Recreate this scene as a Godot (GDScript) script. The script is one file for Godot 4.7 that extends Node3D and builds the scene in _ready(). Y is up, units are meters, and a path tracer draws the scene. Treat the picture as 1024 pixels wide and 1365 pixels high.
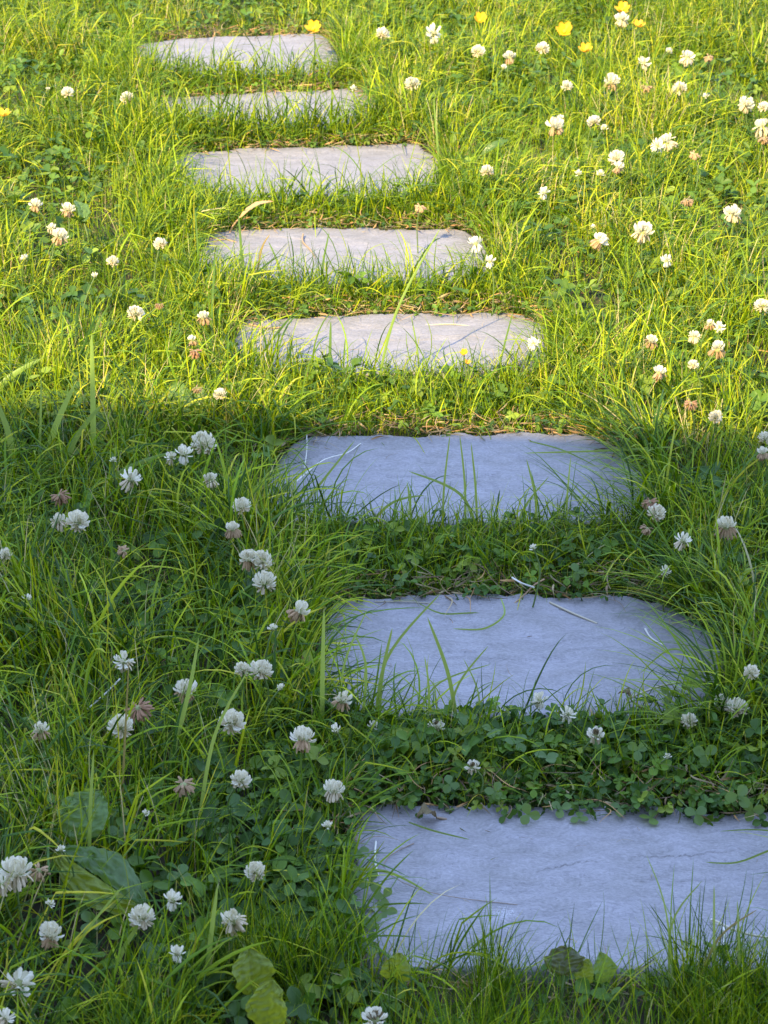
extends Node3D
# A lawn with eight slate stepping stones, white clover in flower, the near half in the shade of a house.
# Plan positions are Vector2(x, ahead): metres right of and metres ahead of the camera's foot; y is up.

var rng := RandomNumberGenerator.new()
var patchy := FastNoiseLite.new()
var flow := FastNoiseLite.new()
var bumps := FastNoiseLite.new()
var slab_outline := []          # coarse outlines, Array of PackedVector2Array
var slab_centre := []
var slab_reach := []
var taken := {}
var M := {}

func _ready() -> void:
	# ---- camera, sky, sun, exposure
	var cam := Camera3D.new()
	cam.name = "camera"
	cam.position = Vector3(0, 1.2, 0)
	cam.rotation_degrees = Vector3(-28.29, 0, 0)
	cam.fov = 27.40
	cam.near = 0.05
	cam.far = 600.0
	var lens := CameraAttributesPhysical.new()
	lens.frustum_focal_length = 49.23
	lens.frustum_focus_distance = 2.35
	lens.frustum_near = 0.05
	lens.frustum_far = 600.0
	lens.exposure_aperture = 17.0
	cam.attributes = lens
	add_child(cam)
	var sky := ProceduralSkyMaterial.new()
	sky.sky_top_color = Color(0.66, 0.76, 0.975)
	sky.sky_horizon_color = Color(0.80, 0.86, 0.96)
	sky.sky_curve = 0.12
	sky.ground_bottom_color = Color(0.20, 0.26, 0.12)
	sky.ground_horizon_color = Color(0.40, 0.46, 0.36)
	sky.sky_energy_multiplier = 1.07
	var env := Environment.new()
	env.background_mode = Environment.BG_SKY
	env.sky = Sky.new()
	env.sky.sky_material = sky
	env.tonemap_mode = Environment.TONE_MAPPER_LINEAR
	env.tonemap_exposure = 2.42
	env.sdfgi_enabled = true
	env.ssao_enabled = true
	env.ssil_enabled = true
	var we := WorldEnvironment.new()
	we.name = "world"
	we.environment = env
	add_child(we)
	var sun := DirectionalLight3D.new()
	sun.name = "sun"
	sun.light_color = Color(1.0, 0.89, 0.66)
	sun.light_energy = 1.6
	sun.light_angular_distance = 0.5
	sun.shadow_enabled = true
	add_child(sun)
	var high := deg_to_rad(40.0)      # the sun stands behind the camera and to its left
	var side := deg_to_rad(29.0)
	sun.look_at_from_position(Vector3.ZERO, Vector3(sin(side) * cos(high), -sin(high), -cos(side) * cos(high)), Vector3.UP)

	rng.seed = 4711
	patchy.seed = 3
	patchy.frequency = 3.2
	patchy.fractal_octaves = 3
	flow.seed = 9
	flow.frequency = 2.4
	flow.fractal_octaves = 2
	bumps.seed = 21
	bumps.frequency = 4.0
	make_materials()
	lay_slabs()
	make_soil()
	make_house()
	make_stuff()
	make_flowers()
	make_leaves()
	make_straws()

# ------------------------------------------------------------------ helpers

func numbered(called: String) -> String:
	taken[called] = taken.get(called, -1) + 1
	return called if taken[called] == 0 else "%s_%03d" % [called, taken[called]]

func tag(o: Node3D, label: String, category := "", group := "", kind := "") -> Node3D:
	if label: o.set_meta("label", label)
	if category: o.set_meta("category", category)
	if group: o.set_meta("group", group)
	if kind: o.set_meta("kind", kind)
	return o

func thing(called: String) -> Node3D:
	var o := Node3D.new()
	o.name = numbered(called)
	add_child(o)
	return o

func part(called: String, mesh: Mesh, mat: Material, parent: Node3D) -> MeshInstance3D:
	var o := MeshInstance3D.new()
	o.mesh = mesh
	o.material_override = mat
	if parent == self:
		o.name = numbered(called)
	else:
		var n := 0
		for c in parent.get_children():
			var s := String(c.name)
			if s == called or s.begins_with(called + "_0"): n += 1
		o.name = called if n == 0 else "%s_%03d" % [called, n]
	parent.add_child(o, true)
	return o

func start() -> SurfaceTool:
	var st := SurfaceTool.new()
	st.begin(Mesh.PRIMITIVE_TRIANGLES)
	return st

func done(st: SurfaceTool) -> ArrayMesh:
	st.generate_normals()
	st.index()
	return st.commit()

func add_grid(st: SurfaceTool, rows: Array, uvs := []) -> void:
	for r in rows.size() - 1:
		var a: PackedVector3Array = rows[r]
		var b: PackedVector3Array = rows[r + 1]
		for c in a.size() - 1:
			var quad := [[a, r, c], [b, r + 1, c], [b, r + 1, c + 1], [a, r, c], [b, r + 1, c + 1], [a, r, c + 1]]
			for q in quad:
				if uvs: st.set_uv(uvs[q[1]][q[2]])
				st.add_vertex(q[0][q[2]])

func add_tube(st: SurfaceTool, path: Array, r0: float, r1: float, sides := 5) -> void:
	var rows := []
	for i in path.size():
		var t: Vector3 = (path[mini(i + 1, path.size() - 1)] - path[maxi(i - 1, 0)]).normalized()
		var u := t.cross(Vector3(0.31, 0.2, 0.93)).normalized()
		var v := t.cross(u)
		var r: float = lerp(r0, r1, float(i) / (path.size() - 1))
		var ring := PackedVector3Array()
		for k in sides + 1:
			var a := TAU * k / sides
			ring.append(path[i] + (u * cos(a) + v * sin(a)) * r)
		rows.append(ring)
	add_grid(st, rows)

func add_ball(st: SurfaceTool, at: Vector3, r: Vector3, n := 6) -> void:
	var rows := []
	for i in n + 1:
		var row := PackedVector3Array()
		for k in n * 2 + 1:
			var a := PI * i / n
			var b := TAU * k / (n * 2)
			row.append(at + Vector3(r.x * sin(a) * cos(b), r.y * cos(a), r.z * sin(a) * sin(b)))
		rows.append(row)
	add_grid(st, rows)

func add_box(st: SurfaceTool, lo: Vector3, hi: Vector3) -> void:
	var box := BoxMesh.new()
	box.size = hi - lo
	st.append_from(box, 0, Transform3D(Basis(), (lo + hi) / 2.0))

func smooth_path(points: Array, n: int) -> Array:
	var c := Curve3D.new()
	for i in points.size():
		var d: Vector3 = (points[mini(i + 1, points.size() - 1)] - points[maxi(i - 1, 0)]) / 5.0
		c.add_point(points[i], -d, d)
	var out := []
	for i in n + 1:
		out.append(c.sample_baked(c.get_baked_length() * i / n, true))
	return out

func ground_y(p: Vector2) -> float:
	return 0.006 * bumps.get_noise_2d(p.x, p.y) if absf(p.y) < 12.0 else 0.0

func at(p: Vector2, y := 0.0) -> Vector3:
	return Vector3(p.x, y, -p.y)

# ------------------------------------------------------------------ materials

func leafy(rough: float, through: Color, tinted := true) -> StandardMaterial3D:
	var m := StandardMaterial3D.new()
	m.vertex_color_use_as_albedo = tinted
	m.roughness = rough
	m.backlight_enabled = true
	m.backlight = through
	m.cull_mode = BaseMaterial3D.CULL_DISABLED
	return m

func plain(c: Color, rough: float, through := Color.BLACK) -> StandardMaterial3D:
	var m := leafy(rough, through, false)
	m.backlight_enabled = through != Color.BLACK
	m.albedo_color = c.linear_to_srgb()
	return m

func make_materials() -> void:
	M.grass = leafy(0.44, Color(0.78, 0.80, 0.20))
	M.grass.metallic_specular = 0.32
	M.clover = leafy(0.42, Color(0.66, 0.72, 0.24))
	M.clover.metallic_specular = 0.34
	M.straw = leafy(0.8, Color(0.4, 0.38, 0.3))
	M.stem = plain(Color(0.12, 0.19, 0.05), 0.55, Color(0.4, 0.45, 0.25))
	M.white = plain(Color(0.80, 0.76, 0.60), 0.7, Color(0.72, 0.70, 0.60))
	M.cream = plain(Color(0.62, 0.52, 0.34), 0.75, Color(0.6, 0.55, 0.42))
	M.brown = plain(Color(0.33, 0.22, 0.11), 0.85, Color(0.45, 0.36, 0.3))
	M.rust = plain(Color(0.30, 0.17, 0.085), 0.85, Color(0.45, 0.32, 0.27))
	M.tan = plain(Color(0.45, 0.30, 0.16), 0.85, Color(0.5, 0.42, 0.32))
	M.core = plain(Color(0.25, 0.28, 0.10), 0.8)
	M.yellow = plain(Color(0.86, 0.46, 0.012), 0.5, Color(0.7, 0.6, 0.2))
	M.gold = plain(Color(0.65, 0.36, 0.02), 0.7)
	M.clover_plain = plain(Color(0.058, 0.125, 0.018), 0.5, Color(0.70, 0.78, 0.36))
	M.clover_pale = plain(Color(0.080, 0.155, 0.026), 0.5, Color(0.70, 0.78, 0.36))
	M.dock = plain(Color(0.11, 0.20, 0.04), 0.38, Color(0.72, 0.78, 0.25))
	M.dock_dark = plain(Color(0.065, 0.125, 0.022), 0.36, Color(0.6, 0.7, 0.25))
	M.dock_yellow = plain(Color(0.17, 0.225, 0.018), 0.5, Color(0.78, 0.8, 0.2))
	M.olive_leaf = plain(Color(0.075, 0.085, 0.025), 0.5, Color(0.5, 0.5, 0.2))
	M.dead_leaf = plain(Color(0.15, 0.12, 0.05), 0.8, Color(0.4, 0.34, 0.25))
	M.pale_straw = plain(Color(0.52, 0.47, 0.33), 0.7, Color(0.4, 0.38, 0.3))
	M.white_straw = plain(Color(0.72, 0.70, 0.60), 0.7, Color(0.4, 0.4, 0.36))
	M.twig = plain(Color(0.30, 0.22, 0.14), 0.85)
	M.soil = StandardMaterial3D.new()
	M.soil.roughness = 1.0
	M.soil.albedo_texture = soil_texture()
	M.soil.uv1_triplanar = true
	M.soil.uv1_world_triplanar = true
	M.soil.uv1_scale = Vector3(2.1, 2.1, 2.1)

func soil_texture() -> ImageTexture:
	var n := FastNoiseLite.new()
	n.seed = 5
	n.frequency = 0.03
	n.fractal_octaves = 4
	var im := Image.create(256, 256, false, Image.FORMAT_RGB8)
	for y in 256:
		for x in 256:
			# seamless: blend the noise with itself across the border
			var fx := x / 256.0
			var fy := y / 256.0
			var v: float = lerp(lerp(n.get_noise_2d(x, y), n.get_noise_2d(x - 256, y), fx), lerp(n.get_noise_2d(x, y - 256), n.get_noise_2d(x - 256, y - 256), fx), fy)
			var k := clampf(0.5 + v * 1.2, 0.0, 1.0)
			im.set_pixel(x, y, Color(0.022 + 0.045 * k, 0.020 + 0.036 * k, 0.011 + 0.018 * k).linear_to_srgb())
	return ImageTexture.create_from_image(im)

# ------------------------------------------------------------------ the slabs

func slate_images() -> Array:
	var side := 1024
	var a := FastNoiseLite.new()
	a.seed = 1
	a.frequency = 0.011
	a.fractal_octaves = 4
	var s := FastNoiseLite.new()
	s.seed = 2
	s.frequency = 0.02
	s.fractal_octaves = 4
	var f := FastNoiseLite.new()
	f.seed = 7
	f.frequency = 0.12
	f.fractal_octaves = 3
	var color := Image.create(side, side, false, Image.FORMAT_RGB8)
	var relief := Image.create(side, side, false, Image.FORMAT_RGB8)
	for y in side:
		for x in side:
			var wide := a.get_noise_2d(x, y * 1.6)
			var bend := wide * 26.0
			var streak := s.get_noise_2d(x * 0.55, (y + bend) * 5.0)
			var grain := f.get_noise_2d(x * 0.8, y * 2.4)
			var fibre := f.get_noise_2d(x * 0.9 + 400.0, (y + bend) * 4.5)
			var layer := s.get_noise_2d(x * 0.22 + 900.0, (y + bend * 2.0) * 1.3 + 300.0)
			var crack := maxf(0.0, 1.0 - absf(layer) * 42.0) * clampf(wide * 3.0 - 0.15, 0.0, 1.0)
			var v := 0.288 + 0.052 * wide + 0.055 * streak + 0.050 * grain + 0.078 * fibre - 0.09 * crack
			color.set_pixel(x, y, Color(v * 0.905, v * 0.895, v * (0.905 + 0.04 * wide)).linear_to_srgb())
			var h := 0.5 + 0.15 * streak + 0.12 * grain + 0.14 * fibre + 0.16 * wide - 0.22 * crack
			relief.set_pixel(x, y, Color(h, h, h))
	return [color, relief]

func slate(color: Image, relief: ImageTexture, tone: float) -> StandardMaterial3D:
	var m := StandardMaterial3D.new()
	m.albedo_texture = ImageTexture.create_from_image(color)
	m.albedo_color = Color(tone, tone * 0.99, tone * 0.98)
	m.roughness = 0.62
	m.heightmap_enabled = true
	m.heightmap_texture = relief
	m.heightmap_scale = 0.20
	return m

func lay_slabs() -> void:
	var images := slate_images()
	var relief := ImageTexture.create_from_image(images[1])
	var near_image: Image = images[0].duplicate()
	# the chalky white scrape on the nearest slab
	for k in 900:
		var q := Vector2(rng.randfn(0.0, 1.0), rng.randfn(0.0, 1.0))
		var c := Vector2(362.6, 578.5) + Vector2(q.x * 9.0, q.y * 7.0 + q.x * 2.0)
		if absf(flow.get_noise_2d(c.x * 0.06, c.y * 0.1)) < 0.16:
			near_image.set_pixel(int(c.x), int(c.y), near_image.get_pixel(int(c.x), int(c.y)).lerp(Color(0.80, 0.81, 0.82), 0.5))
	var usual := slate(images[0], relief, 1.0)
	var slate_for_sun := slate(images[0], relief, 0.94)  # copy for the sunlit slabs; a darker tint tones down the sun in colour
	# two open cleavage cracks in the nearest slab
	var near_relief: Image = images[1].duplicate()
	for line in [[Vector2(505.5, 449.3), Vector2(568.6, 456.2), Vector2(610.9, 457.9), Vector2(665.7, 445.8), Vector2(763.1, 437.2)], [Vector2(396.3, 495.2), Vector2(439.4, 480.0), Vector2(477.1, 469.8), Vector2(516.9, 463.0)]]:
		for i in line.size() - 1:
			var a: Vector2 = line[i]
			var b: Vector2 = line[i + 1]
			var n := int(a.distance_to(b))
			for k in n:
				var f: float = (i + float(k) / n) / (line.size() - 1)
				var c: Vector2 = a.lerp(b, float(k) / n) + Vector2(0.0, 5.0 * flow.get_noise_2d(k * 0.02 + i * 3.0, 4.0) + 1.5 * flow.get_noise_2d(k * 0.12, 8.0))
				var deep: float = sin(PI * f) * (0.65 + 0.6 * flow.get_noise_2d(k * 0.05 + i, 2.0))
				for dy in range(-5, 6):
					var x := int(c.x)
					var y := int(c.y) + dy
					if x < 0 or y < 0 or x > 1023 or y > 1023: continue
					var h: float = near_relief.get_pixel(x, y).r
					h += (0.25 * deep * (5 - dy) / 10.0 if dy > 0 else 0.0) - 0.48 * deep * exp(-dy * dy / 2.2)
					near_relief.set_pixel(x, y, Color(h, h, h))
					var crack_mix: float = clampf(0.75 * deep * exp(-dy * dy / 1.6), 0.0, 0.75)
					near_image.set_pixel(x, y, near_image.get_pixel(x, y).lerp(Color(0.30, 0.29, 0.28), crack_mix))  # darker grey blended in along the crack line
	var near := slate(near_image, ImageTexture.create_from_image(near_relief), 1.0)
	slab([Vector2(-0.0328, 1.6223), Vector2(0.0629, 1.6270), Vector2(0.2411, 1.6223), Vector2(0.4097, 1.6081), Vector2(0.4167, 1.5159), Vector2(0.4044, 1.4181), Vector2(0.3867, 1.3767), Vector2(0.1839, 1.3843), Vector2(-0.0205, 1.3900), Vector2(-0.0332, 1.4633)], near, 0, "nearest slate slab, blue-grey in the shade, running out of frame at right")
	slab([Vector2(-0.0665, 1.9972), Vector2(0.0737, 2.0167), Vector2(0.2903, 2.0069), Vector2(0.3601, 1.9389), Vector2(0.3609, 1.8597), Vector2(0.3292, 1.7716), Vector2(0.1425, 1.7635), Vector2(-0.0547, 1.7689), Vector2(-0.0727, 1.8669)], usual, 3, "second slate slab from the viewer, in shade between clover and a grassy strip")
	slab([Vector2(-0.1122, 2.4025), Vector2(0.0462, 2.4176), Vector2(0.2730, 2.4219), Vector2(0.3159, 2.3436), Vector2(0.3261, 2.2344), Vector2(0.3077, 2.1817), Vector2(0.0780, 2.1725), Vector2(-0.1484, 2.1799), Vector2(-0.1497, 2.2930)], usual, 1, "third slate slab from the viewer, the last one in shade")
	slab([Vector2(-0.2096, 2.7892), Vector2(-0.0348, 2.8138), Vector2(0.2045, 2.8138), Vector2(0.2310, 2.7541), Vector2(0.2321, 2.6632), Vector2(0.2108, 2.6086), Vector2(0.0082, 2.5988), Vector2(-0.2009, 2.6135), Vector2(-0.2127, 2.7016)], slate_for_sun, 2, "fourth slate slab from the viewer, first in sunlight, pale grey")
	slab([Vector2(-0.2810, 3.1403), Vector2(-0.1342, 3.1636), Vector2(0.1390, 3.1636), Vector2(0.1622, 3.0913), Vector2(0.1673, 2.9971), Vector2(0.1554, 2.9339), Vector2(-0.0583, 2.9192), Vector2(-0.2729, 2.9398), Vector2(-0.2878, 3.0436)], slate_for_sun, 3, "fifth slate slab from the viewer, sunlit, with blade shadows across it")
	slab([Vector2(-0.3681, 3.5348), Vector2(-0.2142, 3.5591), Vector2(0.0639, 3.5879), Vector2(0.0918, 3.5227), Vector2(0.1019, 3.4058), Vector2(0.0908, 3.3097), Vector2(-0.1386, 3.2881), Vector2(-0.3424, 3.2989), Vector2(-0.3644, 3.4058)], slate_for_sun, 0, "sixth slate slab from the viewer, sunlit, tufts along its front edge")
	slab([Vector2(-0.4347, 3.8562), Vector2(-0.2593, 3.8845), Vector2(-0.0458, 3.9083), Vector2(-0.0099, 3.8376), Vector2(-0.0027, 3.7201), Vector2(-0.0163, 3.6723), Vector2(-0.2193, 3.6594), Vector2(-0.4097, 3.6680), Vector2(-0.4328, 3.7646)], slate_for_sun, 1, "seventh slate slab from the viewer, sunlit, mostly hidden by grass")
	slab([Vector2(-0.5035, 4.2202), Vector2(-0.3896, 4.2699), Vector2(-0.1272, 4.2867), Vector2(-0.0977, 4.2093), Vector2(-0.0830, 4.0668), Vector2(-0.0905, 3.9961), Vector2(-0.2933, 3.9714), Vector2(-0.4802, 3.9812), Vector2(-0.5022, 4.0925)], slate_for_sun, 2, "farthest slate slab, sunlit, at the top of the path")

func slab(corners: Array, mat: Material, flip: int, label: String) -> void:
	var outline := PackedVector2Array()
	var mid := Vector2.ZERO
	for c in corners: mid += c / corners.size()
	# round the corners (two rounds of corner cutting), then let the edge wander
	var pts := corners.duplicate()
	for pass_no in 2:
		var cut := []
		for i in pts.size():
			var a: Vector2 = pts[i]
			var b: Vector2 = pts[(i + 1) % pts.size()]
			cut.append(a.lerp(b, 0.09))
			cut.append(a.lerp(b, 0.91))
		pts = cut
	for p in pts: outline.append(p)
	slab_outline.append(outline)
	slab_centre.append(mid)
	var reach := 0.0
	for p in outline: reach = maxf(reach, mid.distance_to(p))
	slab_reach.append(reach)
	var n := 260
	var rim := []
	for k in n:
		var dir := Vector2.from_angle(TAU * k / n)
		var best := 0.1
		for i in outline.size():
			var hit = Geometry2D.segment_intersects_segment(mid, mid + dir * 2.0, outline[i], outline[(i + 1) % outline.size()])
			if hit != null: best = mid.distance_to(hit)
		var e := mid + dir * best
		best += 0.011 * patchy.get_noise_2d(e.x * 4.0, e.y * 4.0) + 0.004 * minf(0.0, patchy.get_noise_2d(e.x * 17.0 + 3.0, e.y * 17.0)) + 0.0022 * patchy.get_noise_2d(e.x * 40.0, e.y * 40.0)
		rim.append(dir * best)
	var rings := 34
	var rows := []
	var uvs := []
	for r in rings + 5:
		var row := PackedVector3Array()
		var uv := PackedVector2Array()
		for k in n + 1:
			var d: Vector2 = rim[k % n]
			var f := 0.0
			var y := 0.0
			var chip := 0.5 + 0.5 * patchy.get_noise_2d((mid.x + d.x) * 14.0 + 50.0, (mid.y + d.y) * 14.0)
			if r <= rings:
				var t := float(r) / rings
				f = (1.0 - pow(1.0 - t, 1.25)) * (1.0 - (0.004 + 0.004 * chip) / d.length())
			elif r == rings + 1:
				f = 1.0 - 0.0015 / d.length()
				y = -0.0015 - 0.003 * chip
			elif r == rings + 2:
				f = 1.0
				y = -0.006 - 0.004 * chip
			elif r == rings + 3:
				f = 1.0 + 0.002 * chip / d.length()
				y = -0.022
			else:
				f = 1.0
				y = -0.04
			var p := d * f
			if r <= rings + 1:
				y += slab_relief(mid + p, mid)
			row.append(Vector3(p.x, y + 0.012, -p.y))
			var s := p / 0.66
			if flip & 1: s.x = -s.x
			if flip & 2: s.y = -s.y
			uv.append(Vector2(0.5 + s.x, 0.5 - s.y) + (Vector2(y * 2.0, y * 3.0) if r > rings else Vector2.ZERO))
		rows.append(row)
		uvs.append(uv)
	var st := start()
	add_grid(st, rows, uvs)
	var o := part("stepping_stone", done(st), mat, self)
	o.position = at(mid)
	o.rotation_degrees = Vector3(rng.randf_range(-0.5, 0.5), 0.0, rng.randf_range(-0.5, 0.5))
	tag(o, label, "stepping stone", "slate stepping stones across the lawn")

func slab_relief(p: Vector2, mid: Vector2) -> float:
	# cleft slate: thin sheets that break off along wandering lines
	var w := patchy.get_noise_2d(p.x * 1.1 + mid.y * 5.0, p.y * 2.6)
	var step_1 := smoothstep(0.02, 0.035, w) * 0.0011
	var step_2 := smoothstep(-0.27, -0.255, w) * 0.0011
	return step_1 + step_2 + 0.0012 * patchy.get_noise_2d(p.x * 0.6 + 7.0, p.y * 1.4)

func edge_distance(p: Vector2, within := 0.2) -> float:
	# metres to the nearest slab's edge, negative on a slab; large when no slab is near
	var best := 9.0
	for i in slab_outline.size():
		if p.distance_to(slab_centre[i]) > slab_reach[i] + within: continue
		var o: PackedVector2Array = slab_outline[i]
		var d := 9.0
		for k in o.size():
			d = minf(d, p.distance_to(Geometry2D.get_closest_point_to_segment(p, o[k], o[(k + 1) % o.size()])))
		if Geometry2D.is_point_in_polygon(p, o): d = -d
		best = minf(best, d)
	return best

func nearest_slab(p: Vector2) -> int:
	var best := -1
	var d := 9.0
	for i in slab_centre.size():
		if p.distance_to(slab_centre[i]) < d:
			d = p.distance_to(slab_centre[i])
			best = i
	return best

func path_offset(p: Vector2) -> float:
	# how far to the side of the line of slabs (about 0.2 m at a slab's end)
	for i in slab_centre.size() - 1:
		var a: Vector2 = slab_centre[i]
		var b: Vector2 = slab_centre[i + 1]
		if p.y <= b.y or i == slab_centre.size() - 2:
			return p.x - lerpf(a.x, b.x, (p.y - a.y) / (b.y - a.y))
	return 9.0

# ------------------------------------------------------------------ soil and house

func make_soil() -> void:
	var xs := [-260.0, -60.0, -15.0, -5.0]
	for i in 61: xs.append(-3.0 + i * 0.1)
	xs += [5.0, 15.0, 60.0, 260.0]
	var zs := [-260.0, -60.0, -12.0, -2.0]
	for i in 71: zs.append(0.0 + i * 0.1)
	zs += [9.0, 15.0, 60.0, 260.0]
	var rows := []
	for z in zs:
		var row := PackedVector3Array()
		for x in xs: row.append(at(Vector2(x, z), ground_y(Vector2(x, z))))
		rows.append(row)
	var st := start()
	add_grid(st, rows)
	var o := part("ground", done(st), M.soil, self)
	tag(o, "dark crumbly soil under the grass and between the slabs", "ground", "", "structure")

func make_house() -> void:
	# stands behind the camera; its eave draws the straight edge of shade across the lawn
	var h := thing("house")
	h.position = Vector3(0.0, 0.0, 1.15)
	h.rotation_degrees.y = -4.6
	tag(h, "pale rendered house behind the viewer whose eave shades the near lawn", "house")
	var render_mat := plain(Color(0.50, 0.47, 0.42), 0.9)
	var tile_mat := plain(Color(0.16, 0.10, 0.08), 0.85)
	var wood := plain(Color(0.42, 0.41, 0.39), 0.5)
	var glass := plain(Color(0.03, 0.035, 0.04), 0.08)
	var st := start()
	add_box(st, Vector3(-7.5, -0.1, 0.0), Vector3(6.5, 2.70, 0.3))
	add_box(st, Vector3(-7.5, -0.1, 0.3), Vector3(-7.2, 2.70, 6.7))
	add_box(st, Vector3(6.2, -0.1, 0.3), Vector3(6.5, 2.70, 6.7))
	add_box(st, Vector3(-7.5, -0.1, 6.7), Vector3(6.5, 2.70, 7.0))
	part("wall", done(st), render_mat, h)
	for x in [-4.6, 2.6]:
		var fr := start()
		add_box(fr, Vector3(x, 0.9, -0.04), Vector3(x + 1.5, 0.97, 0.01))
		add_box(fr, Vector3(x, 2.03, -0.04), Vector3(x + 1.5, 2.1, 0.01))
		add_box(fr, Vector3(x, 0.97, -0.04), Vector3(x + 0.07, 2.03, 0.01))
		add_box(fr, Vector3(x + 1.43, 0.97, -0.04), Vector3(x + 1.5, 2.03, 0.01))
		var w := part("window", done(fr), wood, h)
		var g := start()
		add_box(g, Vector3(x + 0.07, 0.97, -0.015), Vector3(x + 1.43, 2.03, -0.005))
		part("pane", done(g), glass, w)
	var roof := start()
	var lift := tan(deg_to_rad(26.0))
	for s in [[-0.42, 3.5, 1.0], [7.42, 3.5, -1.0]]:
		var y0 := 2.74
		var y1: float = y0 + absf(s[1] - s[0]) * lift
		var rows := []
		for q in [[y0, s[0]], [y1, s[1]], [y1 + 0.13, s[1]], [y0 + 0.13, s[0]], [y0, s[0]]]:
			rows.append(PackedVector3Array([Vector3(-7.8, q[0], q[1]), Vector3(6.8, q[0], q[1])]))
		roof.set_smooth_group(-1)
		add_grid(roof, rows)
	part("roof", done(roof), tile_mat, h)
	var gut := start()
	var ring := []
	for k in 9:
		var a := PI + PI * k / 8.0
		ring.append(PackedVector3Array([Vector3(-7.8, 2.80 + 0.06 * sin(a), -0.485 + 0.06 * cos(a)), Vector3(6.8, 2.80 + 0.06 * sin(a), -0.485 + 0.06 * cos(a))]))
	add_grid(gut, ring)
	part("gutter", done(gut), wood, h)

# ------------------------------------------------------------------ grass and clover

func blade(length: float, width: float, lean: float, bend: float, power: float, sway: float, twist: float, tip: float, kink := 0.0) -> ArrayMesh:
	# one grass blade: a folded strip that leans and bends towards +x
	var n := 8
	var rows := []
	var p := Vector3.ZERO
	for i in n + 1:
		var t := float(i) / n
		var ang := deg_to_rad(lean + bend * pow(t, power) + (kink if t > 0.55 else 0.0))
		var side := sway * sin(t * 2.4)
		var dir := Vector3(sin(ang), cos(ang), 0.0).rotated(Vector3.UP, side).normalized()
		var w := width * (0.62 + 0.38 * smoothstep(0.0, 0.3, t))
		if t > tip: w *= sqrt(maxf(0.0, 1.0 - pow((t - tip) / (1.0 - tip), 1.6)))
		w = maxf(w, width * 0.05)
		var across := Vector3(0, 0, 1).rotated(dir, twist * t + side)
		var out := across.cross(dir).normalized()
		rows.append(PackedVector3Array([p - across * w * 0.5, p + out * w * 0.17, p + across * w * 0.5]))
		p += dir * length / n
	var st := start()
	add_grid(st, rows)
	return done(st)

var heap := []                   # per mesh: [mesh, material, Array of transforms, PackedColorArray]

func kind_of_copy(mesh: Mesh, mat: Material) -> int:
	heap.append([mesh, mat, [], []])
	return heap.size() - 1

func drop(k: int, t: Transform3D, c: Color) -> void:
	heap[k][2].append(t)
	heap[k][3].append(c)

func flush(from: int, to: int, called: String, piece: String, label: String, category: String) -> void:
	var root := thing(called)
	tag(root, label, category, "", "stuff")
	for k in range(from, to):
		var mm := MultiMesh.new()
		mm.transform_format = MultiMesh.TRANSFORM_3D
		mm.use_colors = true
		mm.mesh = heap[k][0]
		mm.instance_count = heap[k][2].size()
		for i in heap[k][2].size():
			mm.set_instance_transform(i, heap[k][2][i])
			mm.set_instance_color(i, heap[k][3][i])
		var o := MultiMeshInstance3D.new()
		o.multimesh = mm
		o.material_override = heap[k][1]
		o.name = piece if k == from else "%s_%03d" % [piece, k - from]
		o.set_meta("kind", "stuff")
		root.add_child(o, true)

func shade_of(pick: float) -> Color:
	var c: Color
	if pick < 0.28: c = Color(0.112, 0.205, 0.008)
	elif pick < 0.50: c = Color(0.225, 0.330, 0.009)
	elif pick < 0.66: c = Color(0.044, 0.100, 0.010)
	elif pick < 0.81: c = Color(0.360, 0.435, 0.010)
	elif pick < 0.89: c = Color(0.090, 0.178, 0.032)
	elif pick < 0.965: c = Color(0.480, 0.480, 0.032)
	else: c = Color(0.600, 0.510, 0.280)
	var k := rng.randf_range(0.8, 1.2)
	return Color(c.r * k * rng.randf_range(0.9, 1.1), c.g * k, c.b * k)

func in_reach(p: Vector2, more := 0.28) -> bool:
	return p.y > 1.12 and p.y < 5.9 and absf(p.x) < 0.183 * (0.88 * p.y + 0.57) + more

func turned(yaw: float, tilt: float, size: Vector3) -> Basis:
	var b := Basis(Vector3.UP, yaw) * Basis(Vector3(rng.randf_range(-1, 1), 0, rng.randf_range(-1, 1)).normalized(), tilt)
	return b * Basis.from_scale(size)

func overgrown(p: Vector2) -> bool:
	# false close in front of the few broad leaves that stand clear of the grass
	for c in [Vector2(-0.2617, 1.4248), Vector2(-0.2248, 1.3885), Vector2(-0.1030, 1.2863), Vector2(-0.0912, 1.2626), Vector2(0.0163, 1.3290), Vector2(0.1582, 1.3290), Vector2(0.1828, 1.3293)]:
		if absf(p.x - c.x) < 0.06 and absf(p.y - c.y) < 0.065: return rng.randf() < 0.14
	return true

func spot() -> Vector2:
	while true:
		var p := Vector2(rng.randf_range(-1.4, 1.4), rng.randf_range(1.12, 5.9))
		if in_reach(p): return p
	return Vector2.ZERO

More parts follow.
